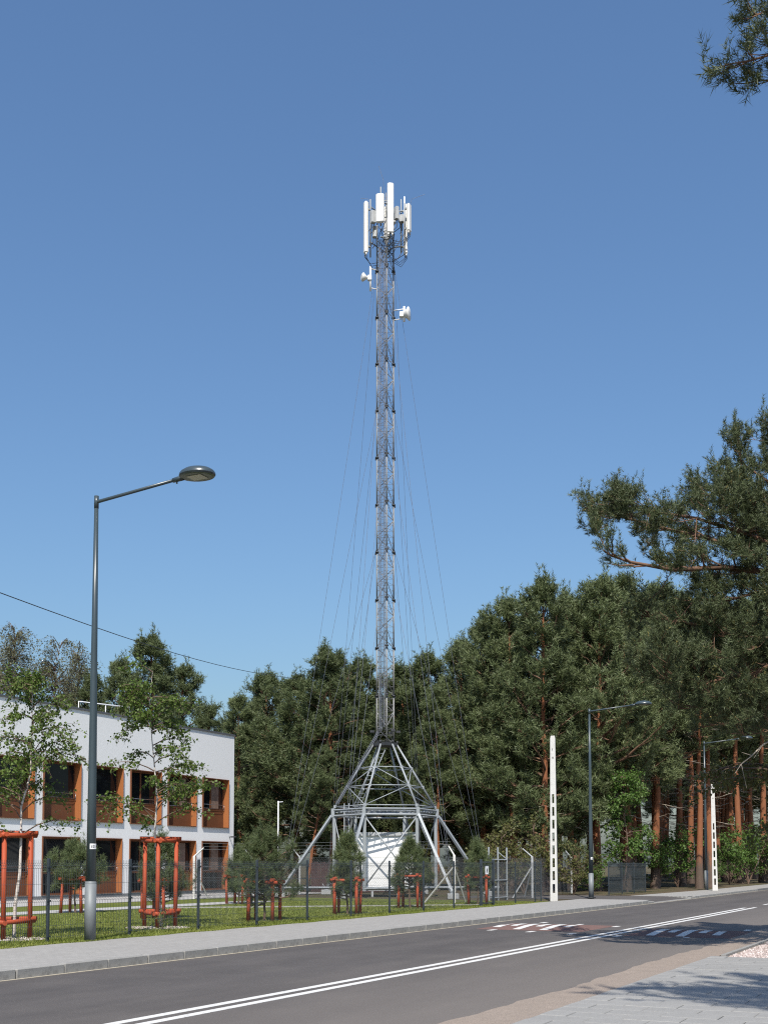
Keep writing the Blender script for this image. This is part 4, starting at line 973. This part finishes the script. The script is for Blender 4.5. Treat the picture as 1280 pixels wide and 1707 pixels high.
for (cx, cy, sd, lab) in ((-7.5, 24.1, 1, 'pale pebbles around the leftmost birch'), (-5.33, 28.5, 2, 'pale pebbles around the birch beside the big lamp')):
    N = 500; rs = np.random.RandomState(sd); rr = .75 * np.sqrt(rs.rand(N)); an = rs.rand(N) * 6.28; s_ = .012 + .014 * rs.rand(N)
    P = oct_[None] * s_[:, None, None]; P = P + np.stack([rr * np.cos(an), .8 * rr * np.sin(an), 0 * rr + .004], 1)[:, None, :]
    o = place('pebbles', np_mesh('pebbles', P[:, tri].reshape(-1, 3), 3, ['gravel'], np.repeat(.5 + .5 * rs.rand(N), 12)[:, None] * np.ones((1, 3))), None, (cx, cy, LAWN)); tag(o, lab, 'pebbles', None, 'stuff')

# ================================================================== PINE WOOD BEHIND
def std(seed, zb, rad, nb, nt=23, **k): return pine(seed, 14, zb, rad * 1.15, nb, 9, nt, .33, 10, .19, .030, 'needles', .17, pw=.60, **k).done(10, .19, .030, 'needles')
PV = [std(1, 1.6, 2.7, 58, dead=6), std(2, 2.4, 2.5, 52, dead=8), std(3, 4.6, 2.5, 44, dead=12), std(4, 5.4, 2.3, 42, dead=12), std(5, 7.2, 2.3, 34, dead=16), std(6, 3.2, 2.9, 54, dead=8)]
def gz(Y, py, px=640): return at(px, py, Y).z
def wood_pine(px, top, Y, v, label, group=None, sxy=1.0, rz=None, rg=random.Random(40)):
    w = at(px, top, Y); h = w.z - .10; sc = h / 14.0
    return put('pine_tree', PV[v], (w.x, Y, .09), rg.uniform(0, 6.28) if rz is None else rz, (sc * sxy, sc * sxy, sc), label, 'tree', group or 'pines of the wood')
front = [(402, 1165, 73, 1, 'shorter pine rising beside the right corner of the white building', 1.25),
 (441, 1128, 78, 5, 'pine with the highest top between the building and the mast cable', 1.25),
 (497, 1128, 72, 0, 'broad pine left of the mast where the overhead cable ends', 1.35),
 (557, 1090, 70, 5, 'tallest pine directly left of the mast shaft', 1.4),
 (604, 1102, 75, 0, 'pine touching the left side of the mast shaft', 1.3),
 (512, 1250, 67, 3, 'leaning red-trunked pine behind the left outrigger of the mast', 1.15),
 (668, 1112, 78, 1, 'pine just right of the mast shaft', 1.3),
 (712, 1092, 76, 0, 'pine top between the mast guys and the higher wood', 1.3),
 (766, 1074, 73, 5, 'pine at the step where the wood rises right of the guys', 1.05),
 (803, 1038, 70, 0, 'full pine on the left shoulder of the high wood', 1.1),
 (852, 1006, 68, 5, 'high pine above and left of the white concrete pole', 1.05),
 (905, 968, 66, 0, 'highest pine of the wood, right above the white concrete pole', 1.1),
 (947, 1000, 70, 1, 'pine between the concrete pole and the second street lamp', 1.0),
 (990, 975, 69, 5, 'tall pine straight above the second street lamp', 1.1),
 (1038, 968, 72, 2, 'tall pine right of the second street lamp head', 1.15),
 (1085, 985, 76, 3, 'dark pine with thick red trunk right of the leafy roadside tree', 1.2),
 (1158, 1030, 76, 4, 'left stem of the twin pine trunks left of the farther concrete pole', 1.1),
 (1176, 1010, 78, 4, 'right stem of the twin pine trunks left of the farther concrete pole', 1.1),
 (1128, 1000, 84, 3, 'pine behind the twin stems at the wood edge', 1.15),
 (1225, 1010, 96, 4, 'straight pine trunk right of the farther concrete pole', 1.1),
 (1262, 1000, 100, 4, 'rightmost straight pine trunk at the picture edge', 1.1)]
for (px, top, Y, v, lab, sx) in front:
    o = wood_pine(px, top, Y, v, lab, None, sx)
    if lab.startswith('leaning'): o.rotation_euler = (0, R(9), .4)
    elif lab.startswith('right stem'): o.rotation_euler = (0, R(3.5), 1.0)
sil = [(300, 1250), (402, 1175), (441, 1140), (500, 1135), (557, 1105), (604, 1110), (640, 1120), (712, 1105), (766, 1085), (803, 1050), (852, 1015), (905, 985), (947, 1005), (990, 990), (1038, 985), (1085, 995), (1128, 1010), (1300, 1010)]
def sil_at(px):
    for (a, ya), (b, yb) in zip(sil, sil[1:]):
        if a <= px <= b: return ya + (yb - ya) * (px - a) / (b - a)
    return 1010
rg = random.Random(17); pos = [(at(f[0], f[1], f[2]).x, f[2]) for f in front]; k = 0; tries = 0
while k < 84 and tries < 8000:
    tries += 1; px = rg.uniform(370, 1330) if rg.random() < .62 else rg.uniform(1040, 1360); Y = rg.uniform(68, 130) if px < 1080 else rg.uniform(86, 175)
    if rg.random() < .35 and px < 1000: Y = rg.uniform(67, 80)
    x = (px - 640) / FPX * Y; u, v = UV(x, Y)
    if v < 18 or any((x - a) ** 2 + (Y - b) ** 2 < 6.5 for a, b in pos): continue
    top = sil_at(px) + rg.uniform(12, 60) if Y > 80 else sil_at(px) + rg.uniform(40, 190)
    if (1441 - top) / FPX * Y > 23: top = 1441 - 23 * FPX / Y
    pos.append((x, Y)); k += 1
    vv = rg.choice((0, 1, 5, 2)) if px < 1000 else rg.choice((2, 3, 4, 4))
    wood_pine(px, top, Y, vv, 'pine standing deep inside the wood behind its front row', 'pines deep in the wood', rg.uniform(.95, 1.25))
for (px, top, Y, v, lab, sx) in ((252, 1062, 86, 0, 'dark pine rising behind the white building roof', 1.15), (205, 1105, 92, 1, 'lower pine behind the roof, left of the taller dark one', 1.1), (300, 1118, 90, 5, 'pine behind the right end of the white building roof', 1.1), (150, 1130, 97, 1, 'pine half hidden behind the big lamp pole above the roof', 1.2), (345, 1180, 84, 1, 'low pine behind the building corner', 1.1)):
    wood_pine(px, top, Y, v, lab, 'pines behind the white building', sx)
# tall weeping birches behind the building
WB = [broadleaf(41 + i, 17, 5.0, 3.4, 70, 15, 12, .11, .35, .11, 'pale_leaf', 'birch_bark', 2.0, (45, 75), 1, .30, 1.3) for i in range(2)]
for i, (px, top, Y, lab) in enumerate(((32, 1056, 97, 'weeping grey-green birch at the far left above the roof'), (78, 1068, 100, 'weeping birch second from the left above the roof'), (122, 1088, 98, 'weeping birch next to the lamp pole above the roof'), (-10, 1075, 102, 'weeping birch cut by the left picture edge'))):
    w = at(px, top, Y); put('weeping_birch', WB[i % 2], (w.x, Y, .09), 1.3 * i, ((w.z) / 17) * 1.0, lab, 'tree', 'weeping birches behind the building')

# ------------------------------------------------------------------ shrubs and leafy trees at the wood edge
BSH = [broadleaf(60 + i, 3.0, .25, 1.5, 40, 7, 9, .12, .25, .03, 'bush_leaf', 'twig_brown', .5, (20, 75), 5, .7) for i in range(2)]
OSH = broadleaf(63, 3.0, .3, 1.6, 40, 6, 8, .11, .3, .03, 'olive_leaf', 'twig_brown', .5, (20, 75), 5, .7)
rt = broadleaf(64, 6.2, 1.2, 1.75, 60, 9, 11, .13, .55, .06, 'bush_leaf', 'twig_brown', .6, (15, 60), 1, .5)
w = at(1043, 1288, 66); put('leafy_tree', rt, (w.x, 66, .09), .3, (w.z - .1) / 6.2, 'bright green leafy tree right of the second street lamp', 'tree')
for i, (px, top, Y, k, lab) in enumerate(((838, 1388, 60, 'o', 'olive shrub right behind the compound gate posts'), (872, 1372, 62, 'o', 'tallest olive shrub left of the concrete pole'), (903, 1398, 58, 'o', 'olive shrub at the left side of the concrete pole foot'), (955, 1412, 60, 'o', 'shrub between the concrete pole and the second street lamp'), (985, 1440, 63, 'b', 'small green bush behind the second street lamp base'), (700, 1420, 66, 'o', 'shrub behind the right side of the white cabin'),
    (443, 1392, 66, 'o', 'green bush behind the bushy young pine'), (1098, 1412, 76, 'b', 'green bush beneath the dark red-trunked pine'), (1128, 1388, 80, 'b', 'tall green bush left of the twin pine stems'), (1190, 1440, 82, 'b', 'low bush between twin stems and farther concrete pole'), (1214, 1402, 90, 'b', 'green bush just right of the farther concrete pole'), (1245, 1388, 95, 'b', 'large bright bush near the right picture edge'), (1280, 1380, 98, 'b', 'bush cut by the right picture edge at the roadside'),
    (1060, 1440, 74, 'o', 'shrub behind the dark driveway fence'), (560, 1430, 72, 'o', 'dark shrub under the pines left of the cabin'), (770, 1415, 70, 'o', 'shrub under the pines behind the compound corner post'))):
    w = at(px, top, Y); d_ = OSH if k == 'o' else BSH[i % 2]; sc = max(.3, (w.z - .1) / 3.0); put('shrub', d_, (w.x, Y, .09), 1.1 * i, (sc * 1.15, sc * 1.15, sc), lab, 'shrub', 'shrubs at the wood edge')

# ================================================================== NEAR PINES AT THE RIGHT
def near_pine(x, y, h, seed, limbs, extra, S, nl, nw, m, zlo, zhi, rad, az_ok, label, yellow, exs=(11, 15)):
    s = Pine(seed); rg = s.rg; base = Vector((x, y, 0)); nseg = 8
    tr = [Vector((.10 * math.sin(i * 1.3), .08 * math.cos(i * 1.7), h * i / nseg)) for i in range(nseg + 1)]; s.trunk.tube(tr, [.21 * (1.25 if i == 0 else 1) * (1 - .85 * i / nseg) for i in range(nseg + 1)], 12, 0, False)
    def tp_(z): q = max(0, min(.999, z / h)) * nseg; i = int(q); return tr[i].lerp(tr[i + 1], q - i)
    for (pts, r0, ns, sl, nt) in limbs:
        p = [Vector(q) - base for q in pts]; root = tp_(max(.5, p[0].z - .3)); k_ = max(0, int((p[0] - root).length / .9) - 1)
        p = [root.lerp(p[0], (i + 1) / (k_ + 1)) + Vector((rg.uniform(-.05, .05), rg.uniform(-.05, .05), -.12 * math.sin(math.pi * (i + 1) / (k_ + 1)))) for i in range(k_)] + p
        s.limb([root] + p, r0 * (1 + .12 * k_), ns, sl, nt, S, .2, .5, 6)
    for k in range(extra):
        z = zlo + (zhi - zlo) * (k + rg.random()) / extra; t = (z - zlo) / (zhi - zlo); az = az_ok(rg); ln = rad * (1.05 - .75 * t) * rg.uniform(.7, 1.1); hd = Vector((math.cos(az), math.sin(az), 0)); q = [tp_(z)]
        for i in range(1, 6): e_ = R(8 + 40 * t) + R(20) * (i / 5); q.append(q[-1] + (hd * math.cos(e_) + Vector((0, 0, math.sin(e_))) + rvec(rg) * .15) * ln / 5)
        s.limb(q, .05, exs[0], .34 * ln, exs[1], S, .2)
    for j in range(60): s.shoot(tr[-1] + rvec(rg) * .5, (Vector((0, 0, 1)) + rvec(rg) * .5).normalized(), S)
    return s, label, yellow
def P_(Y, *q): return [at(a, b, Y + (c[0] if c else 0)) for a, b, *c in q]
NX, NY = 8.3, 22.4
limbs = [
 (P_(22, (1335, 962), (1280, 952), (1205, 944, -.4), (1120, 948, -.7), (1050, 935, -.9), (1018, 925, -1)), .085, 20, .75, 16),
 (P_(22, (1330, 950), (1262, 930), (1180, 895, .3), (1100, 878, .5), (1030, 858, .5), (975, 845, .6)), .07, 26, .85, 17),
 (P_(21.4, (1330, 925), (1250, 890), (1160, 862), (1080, 850, .2), (1010, 836, .2)), .055, 20, .7, 16),
 (P_(22.6, (1330, 890), (1260, 850), (1190, 822), (1150, 830)), .05, 16, .75, 16),
 (P_(22.3, (1335, 850), (1285, 805), (1235, 770), (1228, 735)), .05, 16, .65, 16),
 (P_(22, (1340, 800), (1300, 750), (1282, 712)), .045, 13, .6, 16),
 (P_(22.8, (1330, 900), (1270, 860), (1220, 840), (1200, 815)), .05, 16, .7, 16),
 (P_(21.6, (1330, 985), (1265, 985), (1210, 1000), (1155, 1000)), .05, 14, .6, 15),
 (P_(22.4, (1330, 1020), (1250, 1045), (1170, 1040), (1100, 1030), (1070, 1025)), .06, 22, .75, 17),
 (P_(23, (1330, 1050), (1260, 1090), (1180, 1095), (1110, 1085)), .06, 20, .75, 17),
 (P_(21.5, (1335, 1075), (1260, 1120), (1180, 1135), (1110, 1130), (1075, 1125)), .055, 20, .75, 16),
 (P_(22.2, (1335, 1110), (1260, 1160), (1190, 1175), (1130, 1180)), .055, 18, .75, 16),
 (P_(23, (1335, 1140), (1270, 1180), (1210, 1205), (1165, 1210)), .05, 16, .7, 15),
 (P_(21.2, (1335, 1040), (1280, 1060), (1230, 1060), (1190, 1050)), .05, 14, .65, 15),
 (P_(22, (1345, 1180), (1290, 1215), (1240, 1225)), .04, 10, .6, 13)]
NXY = (NX, NY)
s, lab, ye = near_pine(NX, NY, 13.2, 301, limbs, 42, .14, .075, .0095, 14, 4.6, 13.0, 3.9, lambda rg: rg.uniform(-1.9, 1.3), 'large near pine leaning its limbs in from the right edge', .05, (14, 22))
poly = [(962, 862), (1000, 824), (1055, 817), (1085, 842), (1140, 838), (1195, 792), (1222, 718), (1240, 738), (1280, 695), (1340, 690), (1340, 1235), (1190, 1212), (1070, 1130), (1052, 1010), (1110, 985), (1190, 985), (1070, 962), (1012, 915)]
def inside(x, y):
    c = False
    for (xa, ya), (xb, yb) in zip(poly, poly[1:] + poly[:1]):
        if (ya > y) != (yb > y) and x < (xb - xa) * (y - ya) / (yb - ya) + xa: c = not c
    return c
nodes = [Vector(q) for l_ in limbs for q in l_[0]]; rg = random.Random(55); n_ = 0
while n_ < 195:
    px, py = rg.uniform(955, 1340), rg.uniform(690, 1235)
    if not inside(px, py) or (1195 < px < 1290 and 1100 < py < 1150 and rg.random() < .8) or (px < 1130 and py > 890 and py < 980 and rg.random() < .45): continue
    e = at(px, py, rg.uniform(20.6, 24.2)); c = min(nodes, key=lambda q: (q - e).length + (.8 if q.x < e.x else 0)); v_ = e - c
    if v_.length > 1.6: c = e - (v_.normalized() + Vector((-.8, 0, -.1))).normalized() * 1.4
    b = Vector((NX, NY, 0)); m_ = c.lerp(e, .5) + Vector((0, 0, -.08 * v_.length)); s.limb([c - b, m_ - b, e - b], .011, 7, .45, 13, .14, .3, .6, 4); n_ += 1
for q in (((1290, 1228), (1255, 1245)), ((1275, 1100), (1210, 1160))): s.dead(at(*q[0], 22) - Vector((NX, NY, 0)), (at(*q[1], 21.8) - at(*q[0], 22)).normalized(), 1.3)
put('pine_tree', s.done(14, .078, .0105, 'needles_near', .07), (NX, NY, -.02), 0, 1.0, lab, 'tree', 'near pines at the right')
NX, NY = 5.5, 5.6
limbs = [
 (P_(9.3, (1480, 70), (1385, 95), (1300, 82), (1250, 97), (1208, 104)), .022, 24, .28, 7),
 (P_(9.5, (1420, 160), (1325, 130), (1270, 130), (1240, 136)), .016, 22, .24, 7),
 (P_(9.2, (1450, -60), (1345, -5), (1280, 15), (1250, 22)), .02, 24, .28, 7),
 (P_(9.6, (1400, 20), (1330, 50), (1292, 62), (1274, 66)), .014, 18, .24, 6)]
def az2(rg):
    while True:
        a = rg.uniform(0, 6.28)
        if not 1.25 < a < 2.5: return a
s, lab, ye = near_pine(NX, NY, 14.5, 302, limbs, 66, .12, .075, .0065, 15, 8.4, 14.2, 4.8, az2, 'overhead pine whose branch tips hang into the upper right corner', .03, (15, 24))
put('pine_tree', s.done(15, .078, .0068, 'needles_near', .03), (NX, NY, -.02), 0, 1.0, lab, 'tree', 'near pines at the right')

nd = broadleaf(71, 6.4, 2.5, 2.6, 64, 13, 14, .085, .45, .07, 'olive_leaf', 'twig_brown', .55, (5, 45), 1, .6)
put('leafy_tree', nd, (9.35, 26.5, -.02), 1.0, 1.0, 'near leafy tree reaching in below the large pine at the right edge', 'tree')

# ================================================================== SMALL THINGS
a, b = at(-260, 890, 22), at(506, 1133, 73); q = [a.lerp(b, i / 16) + Vector((0, 0, -.55 * math.sin(math.pi * i / 16))) for i in range(17)]
tag(MB().tube(q, .013, 5, 0, False).build('overhead_cable', 'cable_black'), 'thin black overhead cable slanting across the sky above the white building', 'cable')
w = at(464, 1335, 62); pp = empty('white_pole', (w.x, 62, .09)); MB().tube([(0, 0, 0), (0, 0, w.z - .1)], [.045, .03], 8).build('shaft', 'white_metal', pp); MB().tube([(0, 0, w.z - .16), (.25, 0, w.z - .14)], .02, 6).build('arm', 'white_metal', pp)
tag(pp, 'slim white lamp pole standing against the pines left of the mast', 'pole')
fr = empty('board_fence', (-3.9, 64.5, .09), 0)
for i in range(34):
    MB().box(i * .13, i * .13 + .115, 0, .025, .05, 1.62 + .02 * (i % 3)).build('board', 'maroon_wood', fr)
MB().box(0, 4.5, .026, .07, .4, .5).build('rail', 'maroon_wood', fr); tag(fr, 'dark maroon board fence behind the left legs of the mast', 'fence')
